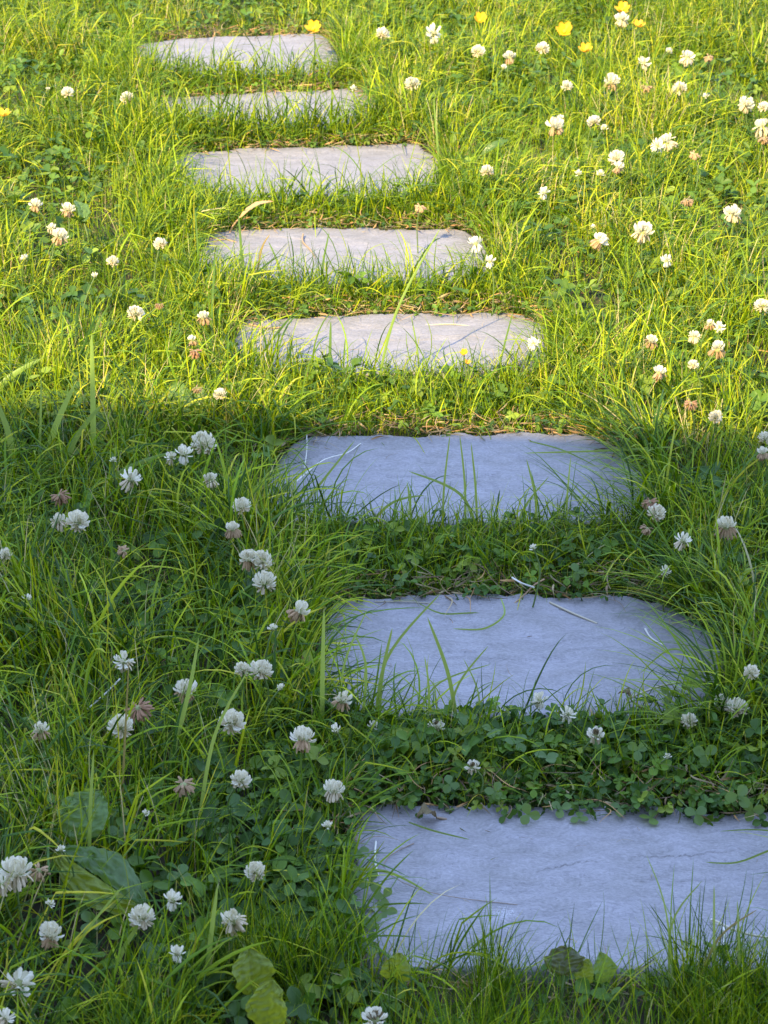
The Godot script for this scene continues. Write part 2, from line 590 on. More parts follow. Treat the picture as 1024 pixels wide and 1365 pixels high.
func make_stuff() -> void:
	var g := []
	for v in [
		[0.075, 0.0022, 4, 22, 1.4, 0.3, 0.3, 0.5, 0.0], [0.090, 0.0027, 8, 46, 1.3, -0.4, 0.6, 0.45, 0.0], [0.108, 0.0030, 12, 84, 1.5, 0.3, -0.6, 0.4, 0.0],
		[0.122, 0.0031, 14, 122, 1.3, -0.3, 0.9, 0.4, 0.0], [0.100, 0.0025, 32, 52, 1.0, 0.5, 0.5, 0.4, 0.0], [0.132, 0.0028, 44, 52, 1.1, -0.5, 0.7, 0.35, 0.0],
		[0.110, 0.0029, 10, 30, 1.0, 0.2, 0.5, 0.4, 62.0], [0.112, 0.0046, 16, 66, 1.4, 0.2, 0.4, 0.45, 0.0], [0.056, 0.0030, 6, 26, 1.0, 0.2, 0.2, 0.9, 0.0],
		[0.118, 0.0020, 6, 34, 1.6, 0.4, 0.2, 0.3, 0.0]]:
		g.append(kind_of_copy(blade(v[0], v[1] * 0.68, v[2], v[3], v[4], v[5], v[6], v[7], v[8]), M.grass))
	var fine_1 := kind_of_copy(blade(0.078, 0.00092, 4, 20, 1.2, 0.3, 0.2, 0.3), M.grass)
	var fine_2 := kind_of_copy(blade(0.092, 0.00100, 10, 48, 1.4, -0.3, 0.3, 0.3), M.grass)
	var grass_end := heap.size()
	for n in 27500:
		var c := spot()
		var e := edge_distance(c)
		if e < -0.01: continue
		var lush := patchy.get_noise_2d(c.x, c.y)
		var off := path_offset(c)
		var gap := absf(off) < 0.19
		var bristle: bool = c.y < 1.43 and c.x > -0.16
		var tall := 0.84 + 0.48 * lush
		if gap: tall *= 0.66
		if off < -0.2 and c.y < 2.6: tall *= 1.14
		if rng.randf() < -lush * 0.9: continue
		var tone := clampf(rng.randf() * 0.75 + 0.16 + lush * 0.34, 0.0, 0.99)
		var combed := flow.get_noise_2d(c.x, c.y) * 5.0 + 0.6
		for i in rng.randi_range(6, 13):
			var p := c + Vector2(rng.randfn(0.0, 0.012), rng.randfn(0.0, 0.012))
			var d := edge_distance(p, 0.1)
			if d < 0.002 or not overgrown(p): continue
			var yaw := combed + rng.randfn(0.0, 1.6)
			var size := tall * rng.randf_range(0.50, 1.16)
			var pick := rng.randi_range(0, 9)
			if pick == 7 and rng.randf() < 0.5: pick = 9
			if d < 0.05:
				var s := nearest_slab(p)
				var to_slab: Vector2 = slab_centre[s] - p
				if absf(to_slab.x) > 0.185 and absf(to_slab.y) < 0.15:
					# beside a slab: long blades sweep over it
					if rng.randf() < 0.08 + 0.55 * patchy.get_noise_2d(p.x * 4.0, p.y * 4.0):
						yaw = atan2(rng.randfn(-0.05, 0.4), to_slab.x)
						pick = [2, 3, 4, 5, 5][rng.randi_range(0, 4)]
						size *= 1.05
				elif to_slab.y > 0.0:
					# in front of a slab: blades stand up against it
					if d < 0.016 and rng.randf() < 0.35: pick = [0, 1, 9, 2][rng.randi_range(0, 3)]
					size *= 0.92
				else:
					size *= 0.72
			if gap and rng.randf() < 0.3: pick = 8
			var hue := shade_of(clampf(tone + rng.randfn(0.0, 0.16), 0.0, 0.999))
			var kind: int = g[pick]
			if hue.b > 0.16:
				kind = g[9] if rng.randf() < 0.6 else g[0]
				size *= 0.8
			if bristle and rng.randf() < 0.86:
				kind = fine_1 if rng.randf() < 0.6 else fine_2
				size = rng.randf_range(0.65, 1.05)
				drop(kind, Transform3D(turned(yaw + rng.randf() * TAU, absf(rng.randfn(0.0, 0.42)), Vector3(1, 1, 1) * size), at(c + Vector2(rng.randfn(0.0, 0.008), rng.randfn(0.0, 0.008)) if d > 0.03 else p, ground_y(p) - 0.002)), hue)
			var b := turned(yaw, rng.randfn(0.0, 0.27), Vector3(size, size, size * rng.randf_range(0.85, 1.15)))
			if not bristle or rng.randf() < 0.35:
				drop(kind, Transform3D(b, at(p, ground_y(p) - 0.002)), hue)
	fill_gaps(g, fine_1, fine_2)
	side_tufts(g)
	flush(0, grass_end, "grass", "grass_blades", "uncut green grass of mixed thin blades filling the lawn round the slabs", "grass")

	# dead blades lying low in the sward, thickest along the slabs' far edges
	var dry_1 := kind_of_copy(blade(0.045, 0.0022, 78, 16, 1.0, 0.7, 0.9, 0.5), M.straw)
	var dry_2 := kind_of_copy(blade(0.060, 0.0018, 70, 30, 1.0, -0.9, 1.4, 0.4), M.straw)
	var dry_3 := kind_of_copy(blade(0.030, 0.0032, 80, 24, 1.0, 0.5, 1.8, 0.6), M.straw)
	for n in 130000:
		var c := spot()
		var e := edge_distance(c)
		var s := nearest_slab(c)
		var far_edge: bool = e < 0.045 and slab_centre[s].y < c.y - 0.05
		var crumb: bool = e < -0.02 and rng.randf() < 0.012
		if not crumb and e < (-0.016 if far_edge else 0.001) or (not crumb and e < -0.004 and rng.randf() < 0.6): continue
		if n > 12000 and not crumb and not far_edge and not (absf(path_offset(c)) < 0.2 and e < 0.025): continue
		var k := rng.randf_range(0.5, 1.15)
		var hue := Color(0.40, 0.31, 0.16)
		var r := rng.randf()
		if r < 0.3: hue = Color(0.24, 0.16, 0.08)
		elif r < 0.55: hue = Color(0.52, 0.30, 0.11)
		elif r < 0.65: hue = Color(0.20, 0.21, 0.06)
		var y := 0.016 if e < 0.0 else ground_y(c) + rng.randf_range(0.002, 0.026 if far_edge else 0.016)
		drop([dry_1, dry_2, dry_3][rng.randi_range(0, 2)], Transform3D(turned(rng.randf() * TAU, rng.randfn(0.0, 0.1 if e < 0.0 else 0.25), Vector3.ONE * rng.randf_range(0.45, 0.95) * (0.4 if crumb else 1.0)), at(c, y)), Color(hue.r * k, hue.g * k, hue.b * k))
	flush(grass_end, heap.size(), "dry_thatch", "dead_blades", "straw-coloured dead grass lying low between green blades and along slab edges", "dead grass")

	# clover leaves too many to count, low under the grass and thick between the nearest slabs
	var first := heap.size()
	var leaf := []
	for v in 9: leaf.append(kind_of_copy(clover_leaf(v), M.clover))
	for n in 34000:
		var c := spot()
		var e := edge_distance(c)
		if e < 0.001: continue
		var off := path_offset(c)
		var gap := absf(off) < 0.24
		var lush := patchy.get_noise_2d(c.x + 20.0, c.y * 1.1)
		var want := 0.34 + 0.75 * lush
		if c.y > 1.5 and c.y < 1.85 and off > -0.26: want = 0.95
		elif gap and c.y > 2.0 and c.y < 2.2: want = 0.55
		elif gap and c.y > 4.0: want = 0.6
		elif c.y < 2.0 and off < -0.15: want += 0.22
		if rng.randf() > want: continue
		var size := rng.randf_range(0.65, 1.15)
		if gap: size *= rng.randf_range(0.7, 1.0)
		if gap and e < 0.03: size *= 0.75
		var k := rng.randf_range(0.75, 1.25)
		var hue := Color(0.048, 0.110, 0.020).lerp(Color(0.130, 0.230, 0.020), pow(rng.randf(), 1.5))
		if rng.randf() < 0.12: hue = Color(0.190, 0.270, 0.030)
		drop(leaf[rng.randi_range(0, 8)], Transform3D(turned(rng.randf() * TAU, absf(rng.randfn(0.0, 0.38)), Vector3.ONE * size), at(c, ground_y(c) - 0.002)), Color(hue.r * k, hue.g * k, hue.b * k))
	fill_gaps_with_clover(leaf)
	weedy_side(leaf, g)
	flush(first, heap.size(), "clover_ground_cover", "clover_leaves", "green clover leaves carpeting the ground under the grass and between the slabs", "clover")

func gap_spot(i: int, bare := true) -> Vector2:
	# a place in the strip of turf in front of slab i
	var c: Vector2 = slab_centre[i]
	for tries in 40:
		var p := Vector2(c.x + rng.randf_range(-0.27, 0.27), c.y - rng.randf_range(0.08, 0.30))
		if i == 0: p = Vector2(rng.randf_range(-0.22, 0.42), rng.randf_range(1.13, 1.40))
		if edge_distance(p, 0.1) > (0.002 if bare else -0.014): return p
	return Vector2(0.0, 1.0)

func fill_gaps(g: Array, fine_1: int, fine_2: int) -> void:
	# short dense turf between one slab and the next; finer and bristly in front of the nearest
	for i in slab_centre.size():
		for n in (12000 if i == 0 else (1900 if i == 1 else 2600)):
			var p := gap_spot(i)
			if not overgrown(p): continue
			var d := edge_distance(p, 0.1)
			var front: bool = slab_centre[nearest_slab(p)].y > p.y
			if not front and d < 0.040 and i > 3 and rng.randf() < 0.5: continue
			var tone := clampf(rng.randf() * 0.9 + 0.08 * patchy.get_noise_2d(p.x * 3.0, p.y * 3.0), 0.0, 0.999)
			var size := rng.randf_range(0.44, 0.84)
			var pick: int = [0, 1, 2, 3, 4, 8, 8, 9, 0, 1][rng.randi_range(0, 9)]
			if front and d < 0.03 and rng.randf() < 0.22: size *= 1.35
			if not front and d < 0.03: size *= 0.75
			size *= [1.0, 1.05, 1.06, 1.08, 1.15, 1.25, 1.5, 1.35][i]
			var kind: int = g[pick]
			var tilt := absf(rng.randfn(0.0, 0.52))
			if i == 0:
				size = rng.randf_range(0.72, 1.26) * (0.95 + 0.35 * patchy.get_noise_2d(p.x * 2.0 + 9.0, p.y * 2.0))
				kind = fine_1 if rng.randf() < 0.6 else fine_2
				tilt = absf(rng.randfn(0.0, 0.42))
				if rng.randf() < 0.10:
					kind = g[pick]
					size *= 0.8
			drop(kind, Transform3D(turned(rng.randf() * TAU, tilt, Vector3(size, size, size)), at(p, ground_y(p) - 0.002)), shade_of(tone))

func side_tufts(g: Array) -> void:
	# loose tufts at the slabs' ends, some falling over the stone
	for i in slab_centre.size():
		for side in [-1.0, 1.0]:
			if i == 0 and side > 0.0: continue
			var long_right: bool = side > 0.0 and (i == 1 or i == 2)
			for k in (26 if long_right else 11):
				var c := Vector2.ZERO
				var found := false
				for tries in 60:
					c = slab_centre[i] + Vector2(side * rng.randf_range(0.15, 0.27), rng.randf_range(-0.15, 0.13))
					var e := edge_distance(c, 0.1)
					if e > 0.003 and e < (0.045 if long_right else 0.028):
						found = true
						break
				if not found: continue
				var inward := PI if side > 0.0 else 0.0
				var aim := inward + rng.randfn(0.0, 0.75)
				var tone := rng.randf_range(0.1, 0.8)
				for b in rng.randi_range(9, 18):
					var p := c + Vector2(rng.randfn(0.0, 0.008), rng.randfn(0.0, 0.008))
					if edge_distance(p, 0.1) < 0.001: continue
					var size := rng.randf_range(0.6, 1.15) * (1.0 if i < 3 else 0.9)
					var pick: int = [1, 2, 2, 3, 4, 6, 9, 0][rng.randi_range(0, 7)]
					if long_right:
						size *= 1.2
						pick = [3, 4, 5, 2, 5][rng.randi_range(0, 4)]
					drop(g[pick], Transform3D(turned(aim + rng.randfn(0.0, 0.7), rng.randfn(0.0, 0.22), Vector3(size, size, size)), at(p, ground_y(p) - 0.002)), shade_of(clampf(tone + rng.randfn(0.0, 0.15), 0.0, 0.999)))

func fill_gaps_with_clover(leaf: Array) -> void:
	for i in slab_centre.size():
		for n in [240, 2500, 700, 220, 240, 280, 280, 560][i]:
			var p := gap_spot(i, false)
			if i == 0 and rng.randf() < 0.4: p.x = rng.randf_range(-0.25, -0.1)
			var d := edge_distance(p, 0.1)
			if d < 0.003 and not (d > -0.014 and slab_centre[nearest_slab(p)].y < p.y): continue
			var front: bool = slab_centre[nearest_slab(p)].y > p.y
			var size := rng.randf_range(0.42, 0.80)
			if not front and d < 0.04: size *= 0.8
			var k := rng.randf_range(0.75, 1.25)
			var hue := Color(0.048, 0.110, 0.020).lerp(Color(0.130, 0.230, 0.020), pow(rng.randf(), 1.5))
			if rng.randf() < 0.10: hue = Color(0.210, 0.280, 0.030)
			drop(leaf[rng.randi_range(0, 8)], Transform3D(turned(rng.randf() * TAU, absf(rng.randfn(0.0, 0.62)), Vector3.ONE * size), at(p, ground_y(p) - 0.002 if d > 0.0 else 0.006)), Color(hue.r * k, hue.g * k, hue.b * k))

func weedy_side(leaf: Array, g: Array) -> void:
	# small creeping leaves and thin grass that close in on the nearest slab's left end
	for n in 700:
		var p := Vector2(rng.randf_range(-0.17, -0.01), rng.randf_range(1.34, 1.64))
		var d := edge_distance(p, 0.1)
		if d < -0.012 or (d < 0.0 and rng.randf() < 0.6): continue
		var k := rng.randf_range(0.75, 1.25)
		var hue := Color(0.060, 0.135, 0.030).lerp(Color(0.125, 0.205, 0.045), rng.randf())
		var size := rng.randf_range(0.40, 0.85)
		drop(leaf[rng.randi_range(0, 8)], Transform3D(turned(rng.randf() * TAU, absf(rng.randfn(0.0, 0.5)), Vector3(size, size * 0.6, size)), at(p, 0.004 if d > 0.0 else 0.012)), Color(hue.r * k, hue.g * k, hue.b * k))

func leaflet_rows(tip: float, wide: float, fold: float, arch: float) -> Array:
	# an egg-shaped leaflet from the origin along +x, folded along its midrib
	var rows := []
	for i in 6:
		var t := i / 5.0
		var w := wide * pow(sin(PI * clampf(pow(t, 1.25) * 0.93 + 0.035, 0.0, 1.0)), 0.7) * 0.5
		var row := PackedVector3Array()
		for c in [-1.0, -0.5, 0.0, 0.5, 1.0]:
			row.append(Vector3(tip * t, arch * tip * sin(t * 2.2) + fold * absf(c) * w - 0.12 * w * c * c, c * w))
		rows.append(row)
	return rows

func moved(rows: Array, t: Transform3D) -> Array:
	var out := []
	for r in rows:
		var n := PackedVector3Array()
		for p in r: n.append(t * p)
		out.append(n)
	return out

func clover_leaf(v: int, stalk := true) -> ArrayMesh:
	var st := start()
	var r := RandomNumberGenerator.new()
	r.seed = 100 + v
	var top := Vector3(r.randf_range(-0.01, 0.01), [0.034, 0.044, 0.026, 0.050, 0.038][v % 5], r.randf_range(-0.01, 0.01))
	if not stalk: top = Vector3(0, 0.004, 0)
	for k in 3:
		var yaw := TAU * k / 3.0 + r.randf_range(-0.35, 0.35)
		var b := Basis(Vector3.UP, yaw) * Basis(Vector3(0, 0, 1), r.randf_range(-0.75, 0.55)) * Basis(Vector3(1, 0, 0), r.randf_range(-0.4, 0.4))
		add_grid(st, moved(leaflet_rows(r.randf_range(0.0125, 0.0165), r.randf_range(0.0100, 0.0132), r.randf_range(0.15, 0.85), r.randf_range(-0.1, 0.12)), Transform3D(b, top)))
	if stalk:
		add_tube(st, smooth_path([Vector3.ZERO, Vector3(top.x * 0.2, top.y * 0.6, top.z * 0.3 + 0.003), top], 4), 0.0007, 0.0006, 4)
	return done(st)

# ------------------------------------------------------------------ flowers

func floret_rows(length: float, width: float, curl: float) -> Array:
	# a pea-flower seen as its folded standard petal, from the origin along +x
	var rows := []
	for i in 5:
		var t := i / 4.0
		var w: float = width * [0.35, 0.6, 0.95, 1.06, 0.72][i] * 0.5
		var y := curl * length * t * t
		rows.append(PackedVector3Array([Vector3(length * t, y - w * 0.55, -w), Vector3(length * t + w * 0.25, y + w * 0.35, 0), Vector3(length * t, y - w * 0.55, w)]))
	return rows

func florets(count: int, low: float, high: float, length: float, width: float, droop: float, ragged: float, r: RandomNumberGenerator, hub: float) -> ArrayMesh:
	# florets set round a small core between the elevations low and high (radians)
	var st := start()
	for i in count:
		var f := (i + 0.5) / count
		var el := asin(lerpf(sin(low), sin(high), f)) + r.randfn(0.0, 0.06 + ragged * 0.2)
		var yaw := i * 2.39996 + r.randfn(0.0, 0.12 + ragged * 0.4)
		var pitch := el - droop * r.randf_range(0.7, 1.3)
		var root := Vector3(cos(el), sin(el) * 0.9, 0).rotated(Vector3.UP, yaw) * hub
		var b := Basis(Vector3.UP, yaw) * Basis(Vector3(0, 0, 1), pitch) * Basis(Vector3(1, 0, 0), r.randfn(0.0, 0.3))
		var k := length * r.randf_range(0.85, 1.12) * (1.0 - ragged * 0.25 * r.randf())
		add_grid(st, moved(floret_rows(k, width * r.randf_range(0.85, 1.15), 0.30 if droop < 0.5 else -0.25), Transform3D(b, root)))
	return done(st)

var heads := {}

func head_meshes(kind: String, v: int) -> Array:
	var key := kind + str(v)
	if heads.has(key): return heads[key]
	var r := RandomNumberGenerator.new()
	r.seed = key.hash()
	var list := []
	match kind:
		"white":
			list.append(["fresh_florets", florets(50, -0.25, 1.5, 0.0080, 0.0040, -0.18, 0.38, r, 0.0046), M.white])
			list.append(["faded_florets", florets(19, -0.6, -0.05, 0.0085, 0.0026, 0.35, 0.5, r, 0.0035), M.cream])
		"skirted":
			list.append(["fresh_florets", florets(34, 0.15, 1.5, 0.0082, 0.0040, -0.15, 0.45, r, 0.0046), M.white])
			list.append(["faded_florets", florets(24, -0.3, 0.3, 0.0102, 0.0025, 1.1, 0.9, r, 0.0040), M.cream if v % 2 else M.tan])
		"mixed":
			list.append(["fresh_florets", florets(17, 0.5, 1.5, 0.0080, 0.0042, -0.1, 0.6, r, 0.0045), M.white])
			list.append(["faded_florets", florets(32, -0.3, 0.6, 0.0104, 0.0025, 1.1, 1.0, r, 0.0040), [M.tan, M.brown, M.cream][v % 3]])
		"loose":
			list.append(["fresh_florets", florets(17, 0.1, 1.4, 0.0100, 0.0038, 0.1, 0.9, r, 0.003), M.white])
			list.append(["faded_florets", florets(12, -0.3, 0.3, 0.0112, 0.0032, 1.0, 0.9, r, 0.003), M.cream if v % 2 else M.white])
		"withered":
			list.append(["faded_florets", florets(44, -0.2, 1.3, 0.0098, 0.0025, 1.0, 1.1, r, 0.0040), [M.brown, M.tan, M.rust][v % 3]])
		"red":
			list.append(["faded_florets", florets(44, -0.1, 1.1, 0.0110, 0.0027, 0.75, 0.6, r, 0.0035), M.rust])
		"small":
			list.append(["fresh_florets", florets(13, 0.2, 1.5, 0.0075, 0.0034, 0.0, 0.6, r, 0.0025), M.white])
		"purplish":
			list.append(["fresh_florets", florets(24, -0.1, 0.9, 0.0078, 0.0042, -0.1, 0.4, r, 0.0045), M.white])
			list.append(["faded_florets", florets(16, 0.8, 1.5, 0.0066, 0.0026, 0.0, 0.5, r, 0.003), M.dead_leaf])
			list.append(["drooping_florets", florets(10, -0.4, 0.1, 0.0095, 0.0026, 1.0, 0.5, r, 0.003), M.cream])
	var core := start()
	add_ball(core, Vector3.ZERO, Vector3(0.0042, 0.004, 0.0042), 4)
	list.append(["core", done(core), M.core])
	heads[key] = list
	return list

var stalks := []

func flower(kind: String, x: float, ahead: float, high: float, size: float, label: String) -> void:
	if stalks.is_empty():
		for v in 4:
			var st := start()
			var bow: float = [0.10, -0.14, 0.05, -0.04][v]
			add_tube(st, smooth_path([Vector3.ZERO, Vector3(bow * 0.6, 0.35, bow * 0.3), Vector3(bow, 0.7, -bow * 0.2), Vector3(0, 1, 0)], 8), 0.012, 0.010, 5)
			stalks.append(done(st))
	var lean := Vector2(rng.randfn(0.0, 0.18), rng.randfn(0.0, 0.14)) * high
	var base := Vector2(x, ahead) - lean
	if edge_distance(base) < 0.004:
		base = Vector2(x, ahead) + lean * 0.5
	var o := thing("clover_flower")
	o.position = at(base, ground_y(base) - 0.002)
	tag(o, label, "clover flower", "clover flowers standing in the lawn")
	var up := (at(Vector2(x, ahead), high) - o.position)
	var s := part("stem", stalks[rng.randi_range(0, 3)], M.stem, o)
	var yb := up.normalized()
	var xb := yb.cross(Vector3(0, 0, 1)).normalized()
	s.transform = Transform3D(Basis(xb * 0.09, yb * up.length(), xb.cross(yb) * 0.09) * Basis(Vector3.UP, 0.0), Vector3.ZERO)
	var tip := Basis(Vector3.UP, rng.randf() * TAU)
	var tilt := Basis(Vector3(rng.randf_range(-1, 1), 0, rng.randf_range(-1, 1)).normalized(), absf(rng.randfn(0.0, 0.32 if kind != "loose" else 0.5)))
	for h in head_meshes(kind, rng.randi_range(0, 2)):
		var p := part(h[0], h[1], h[2], o)
		p.transform = Transform3D(tilt * tip * Basis.from_scale(Vector3(1, 0.95, 1) * size), up)

func yellow_flower(x: float, ahead: float, high: float, size: float, face: float, label: String) -> void:
	var o := thing("yellow_flower")
	o.position = at(Vector2(x, ahead), -0.002)
	tag(o, label, "yellow flower", "yellow flowers in the sunlit grass")
	var st := start()
	add_tube(st, smooth_path([Vector3.ZERO, Vector3(0.004, high * 0.5, 0.003), Vector3(0, high, 0)], 6), 0.0011, 0.0009, 5)
	part("stem", done(st), M.stem, o)
	var rows := []
	for i in 6:
		var t := i / 5.0
		var w := 0.0062 * pow(sin(PI * clampf(t * 0.80 + 0.10, 0.0, 1.0)), 0.8)
		var row := PackedVector3Array()
		for c in [-1.0, -0.4, 0.4, 1.0]:
			row.append(Vector3(0.0145 * t, 0.006 * t + 0.006 * t * t + 0.0016 * c * c, c * w))
		rows.append(row)
	st = start()
	add_grid(st, rows)
	var petal := done(st)
	st = start()
	add_ball(st, Vector3(0, 0.0035, 0), Vector3(0.0040, 0.0032, 0.0040), 5)
	var heart := done(st)
	var tilt := Basis(Vector3(1, 0, 0), face)
	for k in 6:
		var p := part("petal", petal, M.yellow, o)
		p.transform = Transform3D(tilt * Basis(Vector3.UP, TAU * k / 6.0 + rng.randf_range(-0.12, 0.12)) * Basis(Vector3(0, 0, 1), rng.randf_range(-0.15, 0.2)) * Basis.from_scale(Vector3.ONE * size), Vector3(0, high, 0))
	part("centre", heart, M.gold, o).transform = Transform3D(tilt * Basis.from_scale(Vector3.ONE * size), Vector3(0, high, 0))

func make_flowers() -> void:
	yellow_flower(-0.139, 4.086, 0.079, 1.05, 0.55, "orange-yellow flower behind the right end of the farthest slab")
	yellow_flower(0.191, 4.133, 0.084, 0.96, 0.67, "yellow flower nearest the top middle, left of the others in the sunny grass")
	yellow_flower(0.352, 4.057, 0.082, 1.15, 0.65, "yellow flower above right of the path, widest of the sunny group")
	yellow_flower(0.389, 4.001, 0.061, 0.88, 0.38, "lowest yellow flower of the sunny group at upper right")
	yellow_flower(0.479, 4.195, 0.088, 1.02, 0.49, "topmost yellow flower, above a white clover head at upper right")
	yellow_flower(0.499, 4.077, 0.087, 0.84, 0.17, "rightmost yellow flower in the sunny grass at upper right")
	yellow_flower(-0.663, 3.553, 0.074, 0.79, 0.25, "lone yellow flower at the left edge of the sunlit lawn")
	yellow_flower(0.105, 2.530, 0.076, 0.39, 0.44, "small yellow bud-like flower in front of the fourth slab")
	yellow_flower(0.110, 2.534, 0.060, 0.35, 0.23, "smaller yellow flower just under another, before the fourth slab")
	flower("white", -0.557, 3.603, 0.098, 0.96, "white clover head in the upper left lawn, left of the seventh slab")
	flower("white", -0.456, 3.633, 0.079, 1.03, "white clover head just left of the seventh slab")
	flower("small", -0.605, 3.689, 0.078, 0.49, "tiny white clover flower at far upper left")
	flower("small", -0.054, 3.690, 0.078, 0.92, "white clover flower at the right end of the seventh slab")
	flower("white", -0.003, 3.983, 0.097, 1.18, "cream clover head right of the farthest slab")
	flower("skirted", -0.538, 3.078, 0.080, 1.00, "white clover head with a drooping skirt at left, level with the sixth slab")
	flower("skirted", -0.478, 3.010, 0.097, 1.08, "white clover head with cream skirt, right of its twin beside the sixth slab")
	flower("mixed", -0.490, 2.927, 0.099, 0.75, "half-faded clover head above a whiter one at the left lawn")
	flower("skirted", -0.477, 2.909, 0.092, 1.20, "large white clover head, lowest of four at the left of the sunlit lawn")
	flower("white", -0.324, 2.864, 0.099, 0.89, "white clover head left of the fifth slab")
	flower("loose", 0.095, 3.979, 0.099, 1.63, "creamy loose clover head at the top, right of the farthest slab")
	flower("white", 0.178, 3.915, 0.082, 1.16, "white clover head under the top-middle yellow flower")
	flower("skirted", 0.236, 3.886, 0.079, 1.16, "white clover head at top, upper one of a close pair")
	flower("small", 0.222, 3.826, 0.077, 0.82, "small white clover flower, lower one of a close pair at top")
	flower("white", 0.299, 3.908, 0.090, 1.16, "white clover head below left of the widest yellow flower")
	flower("skirted", 0.468, 4.103, 0.092, 1.34, "white clover head under the topmost yellow flower")
	flower("white", 0.051, 3.702, 0.083, 1.17, "white clover head right of the seventh slab's far corner")
	flower("white", 0.328, 3.679, 0.087, 0.92, "white clover head alone in the upper middle right lawn")
	flower("skirted", 0.410, 3.702, 0.087, 1.41, "big white clover head in the upper right, below the yellow flowers")
	flower("loose", 0.487, 3.861, 0.076, 1.21, "loose white clover head between two others at upper right")
	flower("small", 0.542, 3.939, 0.076, 0.91, "small white clover flower at upper right beside a mixed head")
	flower("mixed", 0.561, 3.823, 0.096, 1.39, "clover head with white top and brown drooping skirt at upper right")
	flower("withered", 0.603, 3.833, 0.095, 0.89, "brown clover head right of a white-topped one at upper right")
	flower("withered", 0.469, 3.662, 0.089, 0.91, "brownish clover head between two white ones at upper right")
	flower("white", 0.533, 3.696, 0.076, 1.23, "round white clover head at upper right below the mixed one")
	flower("small", 0.563, 3.577, 0.099, 0.77, "faded small clover flower right of a round white head")
	flower("skirted", 0.628, 3.546, 0.094, 1.30, "white clover head near the right edge, high in the sunlit lawn")
	flower("white", 0.654, 3.518, 0.099, 0.82, "white clover head cut by the right edge, high in the lawn")
	flower("small", 0.303, 3.501, 0.084, 0.76, "small white clover flower perched over a larger head")
	flower("skirted", 0.289, 3.423, 0.094, 1.44, "large white clover head in the sunny lawn right of the seventh slab")
	flower("white", 0.356, 3.450, 0.094, 0.98, "white clover flower, left of a close pair in the upper right lawn")
	flower("small", 0.369, 3.409, 0.096, 0.86, "clover flower, right of a close pair in the upper right lawn")
	flower("loose", 0.447, 3.308, 0.099, 1.12, "loose white clover head, left half of a touching pair at right")
	flower("mixed", 0.474, 3.373, 0.084, 1.36, "white and pink clover head, right half of a touching pair at right")
	flower("white", 0.375, 3.250, 0.098, 1.15, "white clover head in the right lawn level with the sixth slab")
	flower("mixed", 0.372, 3.202, 0.098, 0.98, "faded clover skirt hanging under a white head at right")
	flower("small", 0.312, 3.217, 0.083, 0.82, "small white clover flower right of the sixth slab, left of two")
	flower("small", 0.347, 3.227, 0.079, 0.88, "small white clover flower right of the sixth slab, right of two")
	flower("white", 0.166, 3.240, 0.079, 0.93, "white clover flower close to the sixth slab's right end")
	flower("loose", 0.246, 3.078, 0.100, 0.89, "loose white clover flower between the sixth and fifth slabs, to the right")
	flower("mixed", 0.646, 3.472, 0.076, 1.52, "white and tan clover head at the right edge, level with the sixth slab")
	flower("withered", 0.634, 3.378, 0.088, 1.02, "tan clover head hanging under another at the right edge")
	flower("withered", 0.471, 3.097, 0.081, 0.95, "brown dead clover head in the right lawn above the big white one")
	flower("withered", 0.503, 3.272, 0.096, 0.83, "dull brown clover head right of the touching pair")
	flower("skirted", 0.529, 3.024, 0.086, 1.24, "white clover head with long cream skirt near the right edge")
	flower("skirted", 0.380, 2.912, 0.098, 1.45, "biggest white clover head of the sunlit right lawn")
	flower("skirted", 0.316, 2.906, 0.087, 1.20, "white clover head left of the biggest one in the right lawn")
	flower("small", 0.315, 2.989, 0.078, 0.56, "tiny clover bud just above a white head in the right lawn")
	flower("loose", 0.133, 2.864, 0.099, 1.09, "white clover head overhanging the fifth slab's right end")
	flower("loose", 0.151, 2.806, 0.095, 0.83, "cream clover flower at the fifth slab's front right corner")
	flower("withered", 0.055, 3.053, 0.086, 0.84, "reddish brown clover head between the sixth and fifth slabs")
	flower("loose", 0.403, 2.806, 0.096, 0.87, "loose white clover flower under the biggest head at right")
	flower("white", -0.390, 2.828, 0.086, 0.78, "white clover flower far left, level with the fifth slab")
	flower("small", -0.405, 2.748, 0.096, 0.67, "small white clover flower at left below the fifth slab's level")
	flower("white", -0.337, 2.637, 0.086, 0.97, "white clover head in the left lawn beside the fourth slab")
	flower("mixed", -0.242, 2.605, 0.093, 0.92, "white and tan clover head left of the fourth slab's far corner")
	flower("withered", -0.309, 2.676, 0.082, 0.56, "brown clover flower between two pale heads left of the fourth slab")
	flower("mixed", -0.254, 2.561, 0.079, 0.72, "white-tipped clover head, upper of two just left of the fourth slab")
	flower("withered", -0.243, 2.477, 0.100, 0.83, "pinkish brown clover head hanging left of the fourth slab")
	flower("withered", -0.234, 2.385, 0.091, 0.64, "brown clover head on the sunny side of the shadow line at left")
	flower("white", -0.205, 2.385, 0.083, 0.73, "small white clover head just inside the shadow line at left")
	flower("white", 0.519, 2.672, 0.082, 0.94, "white clover head at the right edge, above the mixed group")
	flower("mixed", 0.348, 2.518, 0.097, 0.89, "white clover head with pink skirt, left of the mixed group at right")
	flower("mixed", 0.407, 2.537, 0.095, 0.81, "tan clover head with pale tip in the mixed group at right")
	flower("mixed", 0.435, 2.585, 0.092, 0.68, "topmost clover head of the mixed group at right")
	flower("loose", 0.446, 2.573, 0.094, 0.72, "pale clover head topping the mixed group, on its right")
	flower("mixed", 0.433, 2.500, 0.093, 1.11, "largest clover head of the mixed group, orange-brown skirt")
	flower("mixed", 0.350, 2.440, 0.087, 0.96, "clover head with white cap and orange skirt near the shadow line")
	flower("white", 0.395, 2.454, 0.092, 0.65, "small white clover head right of the orange-skirted one")
